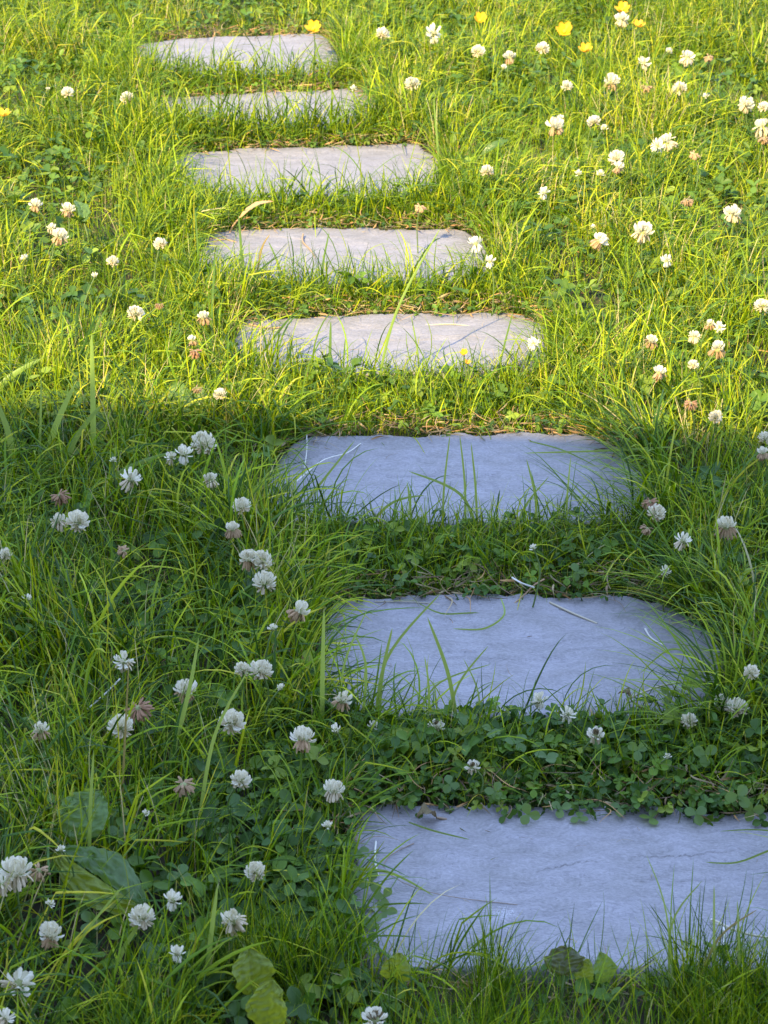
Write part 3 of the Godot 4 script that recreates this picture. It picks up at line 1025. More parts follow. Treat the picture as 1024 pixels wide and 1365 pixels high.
	flower("withered", 0.375, 2.324, 0.099, 0.79, "grey-brown dead clover head on the shadow line at right")
	flower("white", 0.404, 2.307, 0.090, 0.71, "white clover flower just inside the shade at right")
	flower("loose", 0.196, 2.529, 0.089, 0.80, "cream clover flower over the fourth slab's right end")
	flower("white", 0.461, 2.282, 0.073, 0.74, "white clover head at the right edge inside the shade, upper one")
	flower("mixed", 0.447, 2.216, 0.085, 0.81, "pale clover head at the right edge inside the shade, lower one")
	flower("white", -0.216, 2.255, 0.079, 1.31, "large white clover head left of the third slab's far corner")
	flower("loose", -0.235, 2.204, 0.090, 1.04, "ragged clover head with brown florets left of the large white one")
	flower("loose", -0.251, 2.208, 0.084, 0.68, "small ragged white clover head, leftmost of three by the third slab")
	flower("loose", -0.291, 2.142, 0.089, 1.17, "star-like loose white clover head in the left shade")
	flower("withered", -0.371, 2.127, 0.075, 1.05, "brown dead clover head in the left shade beside the third slab")
	flower("mixed", -0.200, 2.149, 0.084, 0.90, "tan clover head with white tips near the third slab's left edge")
	flower("white", -0.160, 2.081, 0.087, 0.92, "low white clover head at the third slab's front left corner")
	flower("small", -0.316, 2.189, 0.090, 0.52, "tiny white clover flower in the left shade above the star-like head")
	flower("mixed", -0.364, 2.064, 0.076, 0.92, "clover head with brown and white florets, left of a pair in shade")
	flower("white", -0.339, 2.040, 0.090, 1.09, "white clover head, right of a pair in the left shade")
	flower("mixed", -0.166, 2.018, 0.091, 0.93, "pinkish half-faded clover head between third and second slabs at left")
	flower("withered", -0.282, 1.981, 0.086, 0.66, "small tan clover head in the middle of the left shade")
	flower("white", -0.405, 1.959, 0.094, 0.62, "white clover head at the left edge of the shaded lawn")
	flower("small", -0.368, 1.865, 0.094, 0.63, "small white clover flower at far left in the shade")
	flower("skirted", -0.146, 1.970, 0.081, 1.03, "white clover head with cream skirt, upper left of a cluster of three")
	flower("white", -0.131, 1.968, 0.081, 0.99, "white clover head, upper right of a cluster of three")
	flower("white", -0.128, 1.940, 0.070, 1.13, "white clover head, lowest of a cluster of three")
	flower("mixed", -0.088, 1.846, 0.090, 1.15, "clover head with long fawn petals at the second slab's far left corner")
	flower("small", -0.112, 1.808, 0.093, 0.62, "small white clover flower below left of the fawn-petalled head")
	flower("loose", -0.259, 1.768, 0.079, 0.95, "white clover head with a bare white stalk below, left shade")
	flower("white", -0.139, 1.743, 0.086, 0.67, "smaller white clover head, left of a pair beside the second slab")
	flower("white", -0.121, 1.740, 0.087, 0.97, "white clover head, right of a pair beside the second slab")
	flower("small", -0.100, 1.708, 0.087, 0.53, "scattered white florets under a pair of heads by the second slab")
	flower("skirted", -0.194, 1.729, 0.070, 1.04, "fluffy white clover head in the middle of the left shade")
	flower("red", -0.233, 1.670, 0.088, 1.07, "rust-red dead clover head in the left shade")
	flower("white", -0.248, 1.649, 0.082, 1.06, "full white clover head under the rust-red one")
	flower("mixed", -0.322, 1.637, 0.085, 0.86, "clover head with few white florets at far left in shade")
	flower("white", -0.145, 1.663, 0.078, 1.07, "white clover head with a dark centre left of the clover mat")
	flower("mixed", -0.040, 1.690, 0.084, 0.95, "pinkish-white clover head at the second slab's front left corner")
	flower("skirted", -0.075, 1.618, 0.088, 1.14, "large white clover dome with green skirt, middle of the left shade")
	flower("small", -0.045, 1.640, 0.084, 0.74, "small white clover head right of the large dome")
	flower("small", -0.011, 1.712, 0.040, 0.70, "loose little clover flower at the left end of the clover mat")
	flower("mixed", 0.383, 2.062, 0.070, 1.26, "white-capped clover head with long pale petals right of the third slab")
	flower("white", 0.307, 2.082, 0.078, 0.92, "white clover head at the third slab's front right corner")
	flower("withered", 0.300, 2.093, 0.085, 0.85, "cream fading clover head touching a white one by the third slab")
	flower("withered", 0.293, 2.055, 0.072, 0.72, "brown clover head just below the third slab's front right corner")
	flower("loose", 0.326, 2.002, 0.086, 0.89, "white clover head between third and second slabs at right")
	flower("small", 0.162, 1.990, 0.084, 0.56, "white clover bud in the strip between third and second slabs")
	flower("loose", 0.305, 1.972, 0.066, 0.55, "thin pale clover flower right of the strip behind the second slab")
	flower("white", 0.362, 1.749, 0.079, 0.67, "white clover head right of the second slab at the frame edge")
	flower("white", 0.336, 1.752, 0.041, 0.75, "white clover head, left of a pair at the second slab's front right")
	flower("white", 0.349, 1.736, 0.045, 0.98, "white clover head, right of a pair at the second slab's front right")
	flower("white", 0.299, 1.717, 0.043, 0.70, "low white clover head before the second slab's right corner")
	flower("purplish", 0.205, 1.686, 0.047, 0.82, "white clover head with a dark centre in the clover mat")
	flower("loose", 0.180, 1.719, 0.049, 0.77, "white clover head with brown buds on the second slab's front edge")
	flower("loose", 0.155, 1.751, 0.044, 0.81, "cream clover head splayed on the second slab's front edge")
	flower("purplish", 0.051, 1.710, 0.040, 0.80, "white clover head with a purple-brown middle, left in the clover mat")
	flower("purplish", 0.084, 1.637, 0.044, 0.68, "small part-brown clover head low in the clover mat")
	flower("small", 0.271, 1.657, 0.042, 0.46, "tiny white clover flower low in the right of the clover mat")
	flower("withered", -0.180, 1.543, 0.090, 0.95, "tan withered clover head left of the nearest slab")
	flower("white", -0.131, 1.572, 0.076, 0.81, "compact white clover head left of the nearest slab's far corner")
	flower("skirted", -0.046, 1.568, 0.066, 0.97, "white clover head with a brown-green skirt above the nearest slab's corner")
	flower("small", -0.049, 1.493, 0.083, 0.60, "sideways white clover flower at the nearest slab's far left corner")
	flower("white", -0.111, 1.449, 0.068, 0.76, "small white clover head left of the nearest slab, half way down")
	flower("loose", -0.177, 1.393, 0.081, 0.77, "loose white clover head right of the big folded leaf")
	flower("white", -0.201, 1.379, 0.075, 0.94, "white clover head below the tip of the big folded leaf")
	flower("mixed", -0.124, 1.365, 0.082, 1.04, "brown-skirted clover head with white tips left of the nearest slab")
	flower("small", -0.276, 1.445, 0.094, 0.50, "little white clover flower at the tip of the big folded leaf")
	flower("skirted", -0.310, 1.417, 0.090, 1.32, "big white clover head of a group at the left edge")
	flower("withered", -0.295, 1.436, 0.078, 0.82, "brown-white clover head on the right of the left-edge group")
	flower("mixed", -0.321, 1.403, 0.089, 0.80, "clover head cut by the left edge of the picture")
	flower("small", -0.278, 1.385, 0.084, 0.51, "small white clover flower under the left-edge group")
	flower("skirted", -0.274, 1.354, 0.076, 1.01, "white clover head at lower left with a drooping brown skirt")
	flower("loose", -0.293, 1.303, 0.069, 1.15, "large ragged white clover head in the lower left corner")
	flower("loose", -0.167, 1.323, 0.083, 0.66, "dangling white clover florets at the bottom left of the lawn")
	flower("small", -0.211, 1.513, 0.082, 0.45, "small pale clover flower above the big folded leaf")
	flower("purplish", -0.007, 1.233, 0.094, 0.94, "white clover head at the bottom edge of the picture")
	flower("loose", -0.291, 1.235, 0.094, 0.68, "white clover head in the very bottom left corner")
	flower("small", -0.519, 2.846, 0.084, 0.69, "small white clover flower at far left, level with the fifth slab")

# ------------------------------------------------------------------ broad leaves

func broad(length: float, width: float, fold: float, arch: float, wave: float, round_: float, twist := 0.0, half := 0) -> ArrayMesh:
	# a broad leaf along +x from its stalk, with a sunk midrib and raised side veins
	var rows := []
	var n := 26
	for i in n + 1:
		var t := float(i) / n
		var w := width * 0.5 * pow(sin(PI * clampf(pow(t, round_) * 0.955 + 0.03, 0.0, 1.0)), 0.72)
		w *= 1.0 + 0.025 * sin(t * 17.0 + width * 900.0) + 0.02 * sin(t * 29.0 + length * 700.0)
		var row := PackedVector3Array()
		for j in 17:
			var c := (j - 8) / 8.0
			if half != 0: c = half * j / 16.0
			var vein := absf(sin((t - absf(c) * 0.16) * PI * 8.0))
			var y := fold * absf(c) * w + arch * length * sin(t * PI * 0.9) + wave * width * sin(t * 11.0 + c * 2.2) * c * c + 0.022 * width * (vein - 0.6) * minf(absf(c) * 3.0, 1.0) * (1.0 - c * c * 0.7)
			y -= 0.035 * width * exp(-c * c * 120.0)
			var nick := 1.0 + 0.13 * flow.get_noise_2d(t * 1.7 + length * 400.0, width * 300.0 + (3.0 if c > 0.0 else 0.0)) + 0.05 * flow.get_noise_2d(t * 6.0 + width * 700.0, 5.0 if c > 0.0 else 9.0)
			var q := Vector3(length * t, y + 0.10 * width * flow.get_noise_2d(t * 3.0 + 11.0, c * 1.5 + length * 90.0), c * w * nick)
			row.append(q.rotated(Vector3(1, 0, 0), twist * t))
		rows.append(row)
	var st := start()
	add_grid(st, rows)
	return done(st)

func broad_leaf(called: String, p: Vector2, high: float, yaw: float, pitch: float, roll: float, shape: ArrayMesh, mat: Material, label: String, stalk_mat: Material) -> void:
	# p and high: where the leaf blade meets its stalk; the stalk goes down to the soil
	var o := thing(called)
	o.position = at(p)
	tag(o, label, "leaf", "broad leaves among the grass")
	var b := part("leaf_blade", shape, mat, o)
	b.transform = Transform3D(Basis(Vector3.UP, deg_to_rad(yaw)) * Basis(Vector3(0, 0, 1), deg_to_rad(pitch)) * Basis(Vector3(1, 0, 0), deg_to_rad(roll)), Vector3(0, high, 0))
	var back := Basis(Vector3.UP, deg_to_rad(yaw)) * Vector3(-0.02, 0, 0)
	var st := start()
	add_tube(st, smooth_path([Vector3(back.x, -0.005, back.z), Vector3(back.x * 0.6, high * 0.6, back.z * 0.6), Vector3(0, high, 0)], 6), 0.0016, 0.0013, 5)
	part("stalk", done(st), stalk_mat, o)

func folded_leaf(p: Vector2, high: float, yaw: float, pitch: float, label: String) -> void:
	# a big leaf folded along its midrib: the far half lies open to the sky, the near half hangs
	var o := thing("folded_leaf")
	o.position = at(p)
	tag(o, label, "leaf", "broad leaves among the grass")
	var turn := Basis(Vector3.UP, deg_to_rad(yaw)) * Basis(Vector3(0, 0, 1), deg_to_rad(pitch))
	var a := part("leaf_blade", broad(0.105, 0.050, 0.10, 0.06, 0.03, 0.95, 0.0, 1), M.dock_dark, o)
	a.transform = Transform3D(turn * Basis(Vector3(1, 0, 0), -0.25), Vector3(0, high, 0))
	var b := part("hanging_half", broad(0.105, 0.050, -0.10, 0.06, 0.03, 0.95, 0.0, -1), M.dock_yellow, o)  # near half: light through the leaf is put into its yellow-green colour
	b.transform = Transform3D(turn * Basis(Vector3(1, 0, 0), -0.62), Vector3(0, high, 0))
	b.set_meta("label", "yellow-green hanging half of the folded leaf")
	var back := turn * Vector3(-0.02, 0, 0)
	var st := start()
	add_tube(st, smooth_path([Vector3(back.x, -0.005, back.z), Vector3(back.x * 0.6, high * 0.6, back.z * 0.6), Vector3(0, high, 0)], 6), 0.0020, 0.0016, 5)
	part("stalk", done(st), M.stem, o)

func single_clover(p: Vector2, y: float, yaw: float, tilt: float, size: float, v: int, mat: Material, label: String) -> void:
	var o := thing("clover_leaf")
	o.position = at(p, y)
	tag(o, label, "clover leaf", "single clover leaves at the slab edges")
	var r := RandomNumberGenerator.new()
	r.seed = 40 + v
	for k in 3:
		var st := start()
		add_grid(st, leaflet_rows(0.0130, 0.0108, r.randf_range(0.1, 0.5), r.randf_range(-0.08, 0.1)))
		var l := part("leaflet", done(st), mat, o)
		l.transform = Transform3D(Basis(Vector3(1, 0, 0), tilt) * Basis(Vector3.UP, yaw + TAU * k / 3.0 + r.randf_range(-0.2, 0.2)) * Basis(Vector3(0, 0, 1), r.randf_range(-0.2, 0.25)) * Basis.from_scale(Vector3.ONE * size), Vector3.ZERO)
	var s := start()
	add_tube(s, smooth_path([Vector3.ZERO, Vector3(0.006 * cos(yaw), -y * 0.5 if y > 0.03 else -0.001, -0.010), Vector3(0.016 * cos(yaw), -y if y > 0.03 else -0.002, -0.030)], 5), 0.0006, 0.0007, 4)
	part("stalk", done(s), M.stem, o)

func make_leaves() -> void:
	folded_leaf(Vector2(-0.2058, 1.4160), 0.055, 141, 5, "big dark folded leaf with a yellow-green hanging half in the lower left grass")
	broad_leaf("broad_leaf", Vector2(-0.2804, 1.5189), 0.050, 60, 25, 15, broad(.052, .046, .2, .10, .02, .8), M.dock, "pale green round leaf behind the big folded leaf", M.stem)
	broad_leaf("broad_leaf", Vector2(-0.1073, 1.3178), 0.045, 100, 48, 10, broad(.038, .034, .35, .16, .04, .85), M.dock_yellow, "yellow-green leaf standing in the bottom grass, upper of two", M.stem)
	broad_leaf("broad_leaf", Vector2(-0.0904, 1.2722), 0.048, 84, 58, -12, broad(.040, .035, .3, .14, .04, .85), M.dock_yellow, "yellow-green leaf at the bottom edge, lower of two", M.stem)
	broad_leaf("broad_leaf", Vector2(0.0080, 1.3358), 0.042, 62, 62, 20, broad(.026, .025, .4, .22, .05, .85), M.dock_yellow, "bright cupped leaf in the fine grass before the nearest slab", M.stem)
	broad_leaf("broad_leaf", Vector2(0.1483, 1.3427), 0.044, 80, 32, -8, broad(.024, .034, .30, .1, .08, .8), M.olive_leaf, "brown-edged leaf before the middle of the nearest slab", M.stem)
	broad_leaf("broad_leaf", Vector2(0.1796, 1.3381), 0.040, 105, 66, 14, broad(.026, .022, .35, .10, .03, .9), M.dock, "round blue-green leaf right of the brown-edged leaf", M.stem)
	broad_leaf("broad_leaf", Vector2(0.1651, 1.3344), 0.040, 75, 55, -20, broad(.022, .018, .3, .08, .03, .9), M.dock_yellow, "small leaf between the brown-edged and the blue-green leaf", M.stem)
	broad_leaf("broad_leaf", Vector2(-0.2370, 2.4219), 0.030, 100, 35, 0, broad(.046, .046, .2, .1, .02, .8), M.dock, "round green leaf right on the shadow line at left", M.stem)
	broad_leaf("broad_leaf", Vector2(-0.2695, 2.4307), 0.030, 80, 40, 10, broad(.050, .034, .25, .1, .03, .9), M.dock, "oval green leaf on the shadow line left of a rounder one", M.stem)
	broad_leaf("broad_leaf", Vector2(-0.4662, 3.0872), 0.050, 120, 30, 20, broad(.042, .026, .3, .2, .03, .9), M.dock, "grey-green leaf among clover heads at the left of the sunlit lawn", M.stem)
	broad_leaf("broad_leaf", Vector2(0.1619, 3.4030), 0.050, 18, 22, 25, broad(.056, .013, .4, .12, .02, 1.0), M.dock_dark, "dark pointed leaf right of the sixth slab in sunlight", M.stem)
	broad_leaf("broad_leaf", Vector2(0.4409, 3.0473), 0.060, 128, 40, 30, broad(.050, .015, .35, .12, .02, 1.0), M.dock_yellow, "pale yellow pointed leaf in the right lawn near the biggest clover head", M.stem)
	broad_leaf("dead_leaf", Vector2(0.0492, 1.5960), 0.016, 200, 10, 12, broad(.020, .018, .5, .3, .10, .9), M.dead_leaf, "curled brown dead leaf at the nearest slab's far edge", M.twig)
	broad_leaf("dead_leaf", Vector2(0.2510, 1.7850), 0.022, 160, 14, 18, broad(.015, .013, .5, .35, .10, .9), M.dead_leaf, "small brown shrivelled leaf at the second slab's front edge", M.twig)
	broad_leaf("dead_leaf", Vector2(-0.2906, 3.1472), 0.010, 35, 12, 10, broad(.040, .010, .5, .25, .03, 1.0), M.pale_straw, "pale dry pointed leaf lying at the fifth slab's far left corner", M.pale_straw)
	broad_leaf("dead_leaf", Vector2(-0.2299, 3.1409), 0.035, 20, 18, 10, broad(.062, .011, .4, .16, .02, 1.0), M.tan, "yellow-brown grass leaf arching between sixth and fifth slabs", M.tan)
	single_clover(Vector2(0.1662, 1.6046), 0.020, 0.40, 0.39, 0.79, 0, M.clover_pale, "clover leaf hanging over the middle of the nearest slab's far edge")
	single_clover(Vector2(0.1826, 1.5960), 0.016, 1.50, 0.19, 0.70, 1, M.clover_plain, "clover leaf lying farthest out on the nearest slab's far edge")
	single_clover(Vector2(0.2213, 1.6058), 0.020, 2.40, 0.18, 0.78, 2, M.clover_plain, "clover leaf over the nearest slab's far edge, right of the middle")
	single_clover(Vector2(0.2500, 1.5960), 0.016, 0.90, -0.18, 0.87, 3, M.clover_pale, "flat clover leaf on the nearest slab below the clover mat, right part")
	single_clover(Vector2(0.1351, 1.5925), 0.022, 2.00, 0.86, 0.87, 4, M.clover_plain, "upright clover leaf at the nearest slab's far edge, left of the middle")
	single_clover(Vector2(0.3443, 1.5968), 0.024, 0.20, 0.98, 0.88, 0, M.clover_plain, "large clover leaf at the right end of the nearest slab's far edge")
	single_clover(Vector2(0.3314, 1.6016), 0.036, 1.10, 0.88, 1.00, 1, M.clover_pale, "clover leaf above another at the right end of the clover mat")
	single_clover(Vector2(0.2910, 1.5910), 0.024, 2.80, 0.61, 0.88, 2, M.clover_plain, "clover leaf at the nearest slab's far edge toward the right")
	single_clover(Vector2(0.0000, 1.4713), 0.022, 0.70, 0.51, 0.77, 3, M.clover_plain, "clover leaf reaching onto the nearest slab from its left edge, upper")
	single_clover(Vector2(0.0013, 1.4581), 0.016, 2.20, 0.62, 0.83, 4, M.clover_pale, "clover leaf reaching onto the nearest slab from its left edge, lower")
	single_clover(Vector2(-0.0120, 1.4898), 0.024, 1.40, 0.40, 0.96, 0, M.clover_plain, "clover leaf at the nearest slab's left edge, among others")
	single_clover(Vector2(-0.0231, 1.5316), 0.026, 0.50, 0.13, 0.82, 1, M.clover_plain, "clover leaf at the nearest slab's far left corner")
	single_clover(Vector2(-0.0111, 1.4434), 0.018, 2.90, 0.46, 0.83, 2, M.clover_pale, "clover leaf in the dusty patch beside the nearest slab's left edge")
	single_clover(Vector2(0.3117, 1.7935), 0.040, 1.60, 1.42, 0.93, 3, M.clover_plain, "round clover leaf held upright over the second slab's right corner")
	single_clover(Vector2(0.2889, 1.7869), 0.028, 0.30, 0.44, 0.82, 4, M.clover_plain, "clover leaf below the upright one at the second slab's right corner")
	single_clover(Vector2(0.2897, 1.7356), 0.036, 2.00, 0.92, 0.88, 0, M.clover_pale, "clover leaf before the second slab's right corner, under two others")
	single_clover(Vector2(0.3621, 2.1145), 0.035, 1.60, 0.68, 1.08, 1, M.clover_plain, "bright upright clover leaf between two white heads right of third slab")
	single_clover(Vector2(0.0799, 1.7283), 0.040, 0.40, 0.12, 0.96, 2, M.clover_plain, "clover leaf at the back left of the clover mat")
	single_clover(Vector2(0.1045, 1.7005), 0.042, 2.40, 0.18, 0.80, 3, M.clover_pale, "clover leaf in the middle of the clover mat, back row")
	single_clover(Vector2(0.1290, 1.6813), 0.042, 1.00, 0.12, 0.96, 4, M.clover_plain, "clover leaf in the middle of the clover mat")
	single_clover(Vector2(0.1565, 1.6590), 0.040, 2.90, 0.02, 1.00, 0, M.clover_plain, "clover leaf in the clover mat right of its middle")
	single_clover(Vector2(0.0347, 1.6716), 0.040, 0.20, 1.08, 0.80, 1, M.clover_pale, "clover leaf at the left part of the clover mat")
	single_clover(Vector2(0.0622, 1.6219), 0.036, 1.90, 0.60, 0.77, 2, M.clover_plain, "clover leaf at the front left of the clover mat")
	single_clover(Vector2(0.1043, 1.6127), 0.034, 0.90, 0.54, 0.77, 3, M.clover_plain, "clover leaf at the front of the clover mat, left of middle")
	single_clover(Vector2(0.2436, 1.6687), 0.042, 2.60, 0.82, 0.86, 4, M.clover_pale, "clover leaf in the right half of the clover mat")
	single_clover(Vector2(0.3071, 1.6595), 0.044, 0.60, 0.76, 0.97, 0, M.clover_plain, "large clover leaf at the right of the clover mat")
	single_clover(Vector2(0.0417, 2.1343), 0.034, 1.20, 1.08, 0.70, 1, M.clover_plain, "clover leaf in the strip before the third slab")
	single_clover(Vector2(0.2153, 2.0264), 0.034, 2.10, 0.76, 0.88, 2, M.clover_pale, "clover leaf in the strip behind the second slab, right part")
	single_clover(Vector2(0.0191, 2.0167), 0.030, 0.50, 0.44, 0.70, 3, M.clover_plain, "clover leaf in the strip behind the second slab, left part")
	single_clover(Vector2(-0.2376, 1.5277), 0.050, 0.90, 0.50, 0.92, 4, M.clover_plain, "clover leaf right of the pale round leaf in the left grass")
	single_clover(Vector2(-0.2611, 1.4436), 0.045, 2.40, 0.98, 0.96, 0, M.clover_pale, "clover leaf under the big folded leaf")
	single_clover(Vector2(-0.1793, 1.4748), 0.045, 1.30, 0.34, 0.92, 1, M.clover_plain, "clover leaf right of the big folded leaf")
	single_clover(Vector2(-0.1935, 1.3804), 0.040, 0.40, 0.18, 0.96, 2, M.clover_plain, "clover leaf at lower left under a white head")
	single_clover(Vector2(-0.2513, 1.4145), 0.040, 2.00, 0.50, 0.87, 3, M.clover_pale, "clover leaf between two white heads at lower left")

# ------------------------------------------------------------------ straws and single blades

func straw(called: String, points: Array, r0: float, r1: float, mat: Material, label: String, category: String) -> void:
	var base: Vector3 = points[0]
	var local := []
	for p in points: local.append(p - base)
	var st := start()
	add_tube(st, smooth_path(local, 12), r0, r1, 5)
	var o := part(called, done(st), mat, self)
	o.position = base
	tag(o, label, category)

func lone_blade(points: Array, width: float, mat: Material, label: String) -> void:
	# a single grass blade along a path, broad side up
	var base: Vector3 = points[0]
	var local := []
	for p in points: local.append(p - base)
	var path := smooth_path(local, 14)
	var rows := []
	for i in path.size():
		var t := float(i) / (path.size() - 1)
		var d: Vector3 = (path[mini(i + 1, path.size() - 1)] - path[maxi(i - 1, 0)]).normalized()
		var across := d.cross(Vector3(0.25, 0.5, 1.0).normalized()).normalized()
		var out := across.cross(d)
		var w := width * 0.5 * (0.7 + 0.3 * smoothstep(0.0, 0.25, t)) * maxf(0.06, sqrt(1.0 - pow(maxf(0.0, (t - 0.35) / 0.65), 1.7)))
		rows.append(PackedVector3Array([path[i] - across * w, path[i] + out * w * 0.35, path[i] + across * w]))
	var st := start()
	add_grid(st, rows)
	var o := part("grass_blade", done(st), mat, self)
	o.position = base
	tag(o, label, "grass blade", "single grass blades crossing the slabs")

func make_straws() -> void:
	var green := plain(Color(0.085, 0.165, 0.026), 0.42, Color(0.7, 0.75, 0.35))
	var light_green := plain(Color(0.200, 0.300, 0.045), 0.42, Color(0.7, 0.75, 0.35))
	var tawny := plain(Color(0.30, 0.22, 0.07), 0.6, Color(0.5, 0.45, 0.25))
	straw("dry_stem", [Vector3(0.0276, 0.0140, -1.5596), Vector3(0.0055, 0.0140, -1.5417), Vector3(0.0000, 0.0150, -1.5207), Vector3(0.0221, 0.0160, -1.4957), Vector3(0.0586, 0.0150, -1.4811), Vector3(0.1181, 0.0140, -1.4709)], 0.00045, 0.0003, M.twig, "thin reddish dry stem curling across the nearest slab", "dry stem")
	straw("straw", [Vector3(-0.0076, 0.0160, -1.5593), Vector3(-0.0082, 0.0170, -1.5323), Vector3(-0.0054, 0.0160, -1.5086)], 0.0011, 0.0009, M.white_straw, "short white straw on the nearest slab's left part", "straw")
	straw("twig", [Vector3(0.2867, 0.0180, -1.4454), Vector3(0.3003, 0.0220, -1.4285), Vector3(0.3153, 0.0220, -1.4205), Vector3(0.3413, 0.0180, -1.4193)], 0.0013, 0.001, M.pale_straw, "pale twig at the right side of the nearest slab", "twig")
	straw("straw", [Vector3(0.2859, 0.0160, -1.4479), Vector3(0.2942, 0.0220, -1.4265), Vector3(0.2866, 0.0300, -1.3952), Vector3(0.2748, 0.0200, -1.3877)], 0.0012, 0.0008, M.white_straw, "curled white straw in the fine grass before the nearest slab", "straw")
	straw("twig", [Vector3(0.1827, 0.0150, -1.9915), Vector3(0.2071, 0.0160, -1.9658), Vector3(0.2309, 0.0150, -1.9470)], 0.0014, 0.0011, M.pale_straw, "straight pale twig on the second slab's far edge", "twig")
	straw("straw", [Vector3(0.1773, 0.0350, -2.0081), Vector3(0.1656, 0.0300, -2.0035), Vector3(0.1558, 0.0200, -2.0009), Vector3(0.1439, 0.0140, -1.9915)], 0.001, 0.0008, M.tan, "bent tan straw hanging onto the second slab's far edge", "straw")
	straw("straw", [Vector3(0.1407, 0.0450, -1.9941), Vector3(0.1492, 0.0500, -1.9741), Vector3(0.1639, 0.0400, -1.9815)], 0.0011, 0.0009, M.white_straw, "kinked whitish straw in the strip behind the second slab", "straw")
	straw("straw", [Vector3(0.2815, 0.0160, -1.9345), Vector3(0.2859, 0.0160, -1.9161), Vector3(0.2986, 0.0150, -1.9010)], 0.0011, 0.0007, M.white_straw, "curved white straw on the right of the second slab", "straw")
	straw("flower_stalk", [Vector3(0.2459, 0.0220, -1.7864), Vector3(0.2734, 0.0280, -1.7980), Vector3(0.3011, 0.0300, -1.8061), Vector3(0.3359, 0.0300, -1.8089)], 0.0013, 0.0011, M.pale_straw, "pale fallen stalk lying along the second slab's front right edge", "stalk")
	straw("straw", [Vector3(-0.0099, 0.0150, -1.9931), Vector3(0.0273, 0.0160, -1.9914), Vector3(0.0628, 0.0140, -1.9883)], 0.0006, 0.0005, M.pale_straw, "thin straw along the second slab's far edge", "straw")
	straw("straw", [Vector3(-0.1060, 0.0300, -2.2513), Vector3(-0.0761, 0.0250, -2.3172), Vector3(-0.0469, 0.0200, -2.3478), Vector3(-0.0294, 0.0160, -2.3832)], 0.001, 0.0007, M.white_straw, "whitish dry blade slanting across the third slab's left part", "straw")
	straw("straw", [Vector3(-0.0984, 0.0160, -2.3144), Vector3(-0.0967, 0.0220, -2.3522), Vector3(-0.0974, 0.0300, -2.3784)], 0.0009, 0.0007, M.white_straw, "short white straw on the third slab's far left corner", "straw")
	straw("straw", [Vector3(-0.2658, 0.0500, -1.7822), Vector3(-0.2777, 0.0500, -1.7547), Vector3(-0.2928, 0.0450, -1.7354)], 0.001, 0.0008, M.white_straw, "white dry stalk slanting down from a clover head in the left shade", "straw")
	straw("twig", [Vector3(-0.1273, 0.0200, -3.1142), Vector3(-0.1267, 0.0160, -3.0919), Vector3(-0.1140, 0.0140, -3.0616), Vector3(-0.1049, 0.0130, -3.0262)], 0.0016, 0.001, M.twig, "dark crooked twig on the fifth slab", "twig")
	straw("straw", [Vector3(-0.1931, 0.0130, -2.7725), Vector3(-0.1664, 0.0150, -2.7543), Vector3(-0.1454, 0.0130, -2.7616)], 0.0014, 0.0012, M.tan, "tan straw along the fourth slab's far left edge", "straw")
	straw("straw", [Vector3(0.0514, 0.0130, -2.7670), Vector3(0.0942, 0.0160, -2.7655), Vector3(0.1369, 0.0130, -2.7616)], 0.0009, 0.0007, M.pale_straw, "pale straw along the fourth slab's far right edge", "straw")
	straw("straw", [Vector3(-0.2667, 0.0140, -3.0971), Vector3(-0.2497, 0.0140, -3.1069), Vector3(-0.2302, 0.0130, -3.0965)], 0.0014, 0.0011, M.tan, "brown straw on the fifth slab's far left corner", "straw")
	lone_blade([Vector3(-0.0483, 0.0300, -1.5014), Vector3(-0.0047, 0.0280, -1.5018), Vector3(0.0188, 0.0220, -1.4966), Vector3(0.0440, 0.0140, -1.4834)], 0.0026, light_green, "green blade bending onto the nearest slab from its left edge")
	lone_blade([Vector3(0.0230, 0.0200, -1.5836), Vector3(0.0472, 0.0200, -1.5699), Vector3(0.0790, 0.0140, -1.5653)], 0.0018, green, "dark thin blade on the nearest slab's far left part")
	lone_blade([Vector3(0.3745, 0.0300, -1.5431), Vector3(0.3466, 0.0220, -1.5358), Vector3(0.3182, 0.0180, -1.5255), Vector3(0.2901, 0.0140, -1.5318)], 0.002, green, "dark arched blade on the nearest slab's right part")
	lone_blade([Vector3(0.3792, 0.0200, -1.5653), Vector3(0.3463, 0.0180, -1.5748), Vector3(0.3122, 0.0140, -1.5778)], 0.0014, green, "thin blade along the nearest slab's far right edge")
	lone_blade([Vector3(0.0395, 0.0200, -1.9799), Vector3(0.0636, 0.0200, -1.9592), Vector3(0.1050, 0.0140, -1.9691), Vector3(0.1159, 0.0130, -1.9394)], 0.0018, green, "thin dark blade lying on the second slab's far left part")
	lone_blade([Vector3(0.1278, 0.0300, -1.9743), Vector3(0.1298, 0.0250, -1.9477), Vector3(0.1076, 0.0160, -1.9345), Vector3(0.0745, 0.0140, -1.9378)], 0.0022, light_green, "hooked blade lying on the second slab's far edge")
	lone_blade([Vector3(0.3412, 0.0400, -1.7977), Vector3(0.3154, 0.0450, -1.8368), Vector3(0.2957, 0.0350, -1.8601), Vector3(0.2653, 0.0160, -1.8435)], 0.0024, light_green, "arched blade over the second slab's right side")
	lone_blade([Vector3(0.3512, 0.0500, -2.3045), Vector3(0.2684, 0.0300, -2.3341), Vector3(0.1751, 0.0160, -2.3558)], 0.0026, light_green, "long pale straight blade lying across the third slab's right half")
	lone_blade([Vector3(0.1840, 0.0200, -2.3816), Vector3(0.2235, 0.0220, -2.3522), Vector3(0.2644, 0.0140, -2.3224)], 0.002, green, "dark blade curving over the third slab's far right corner")
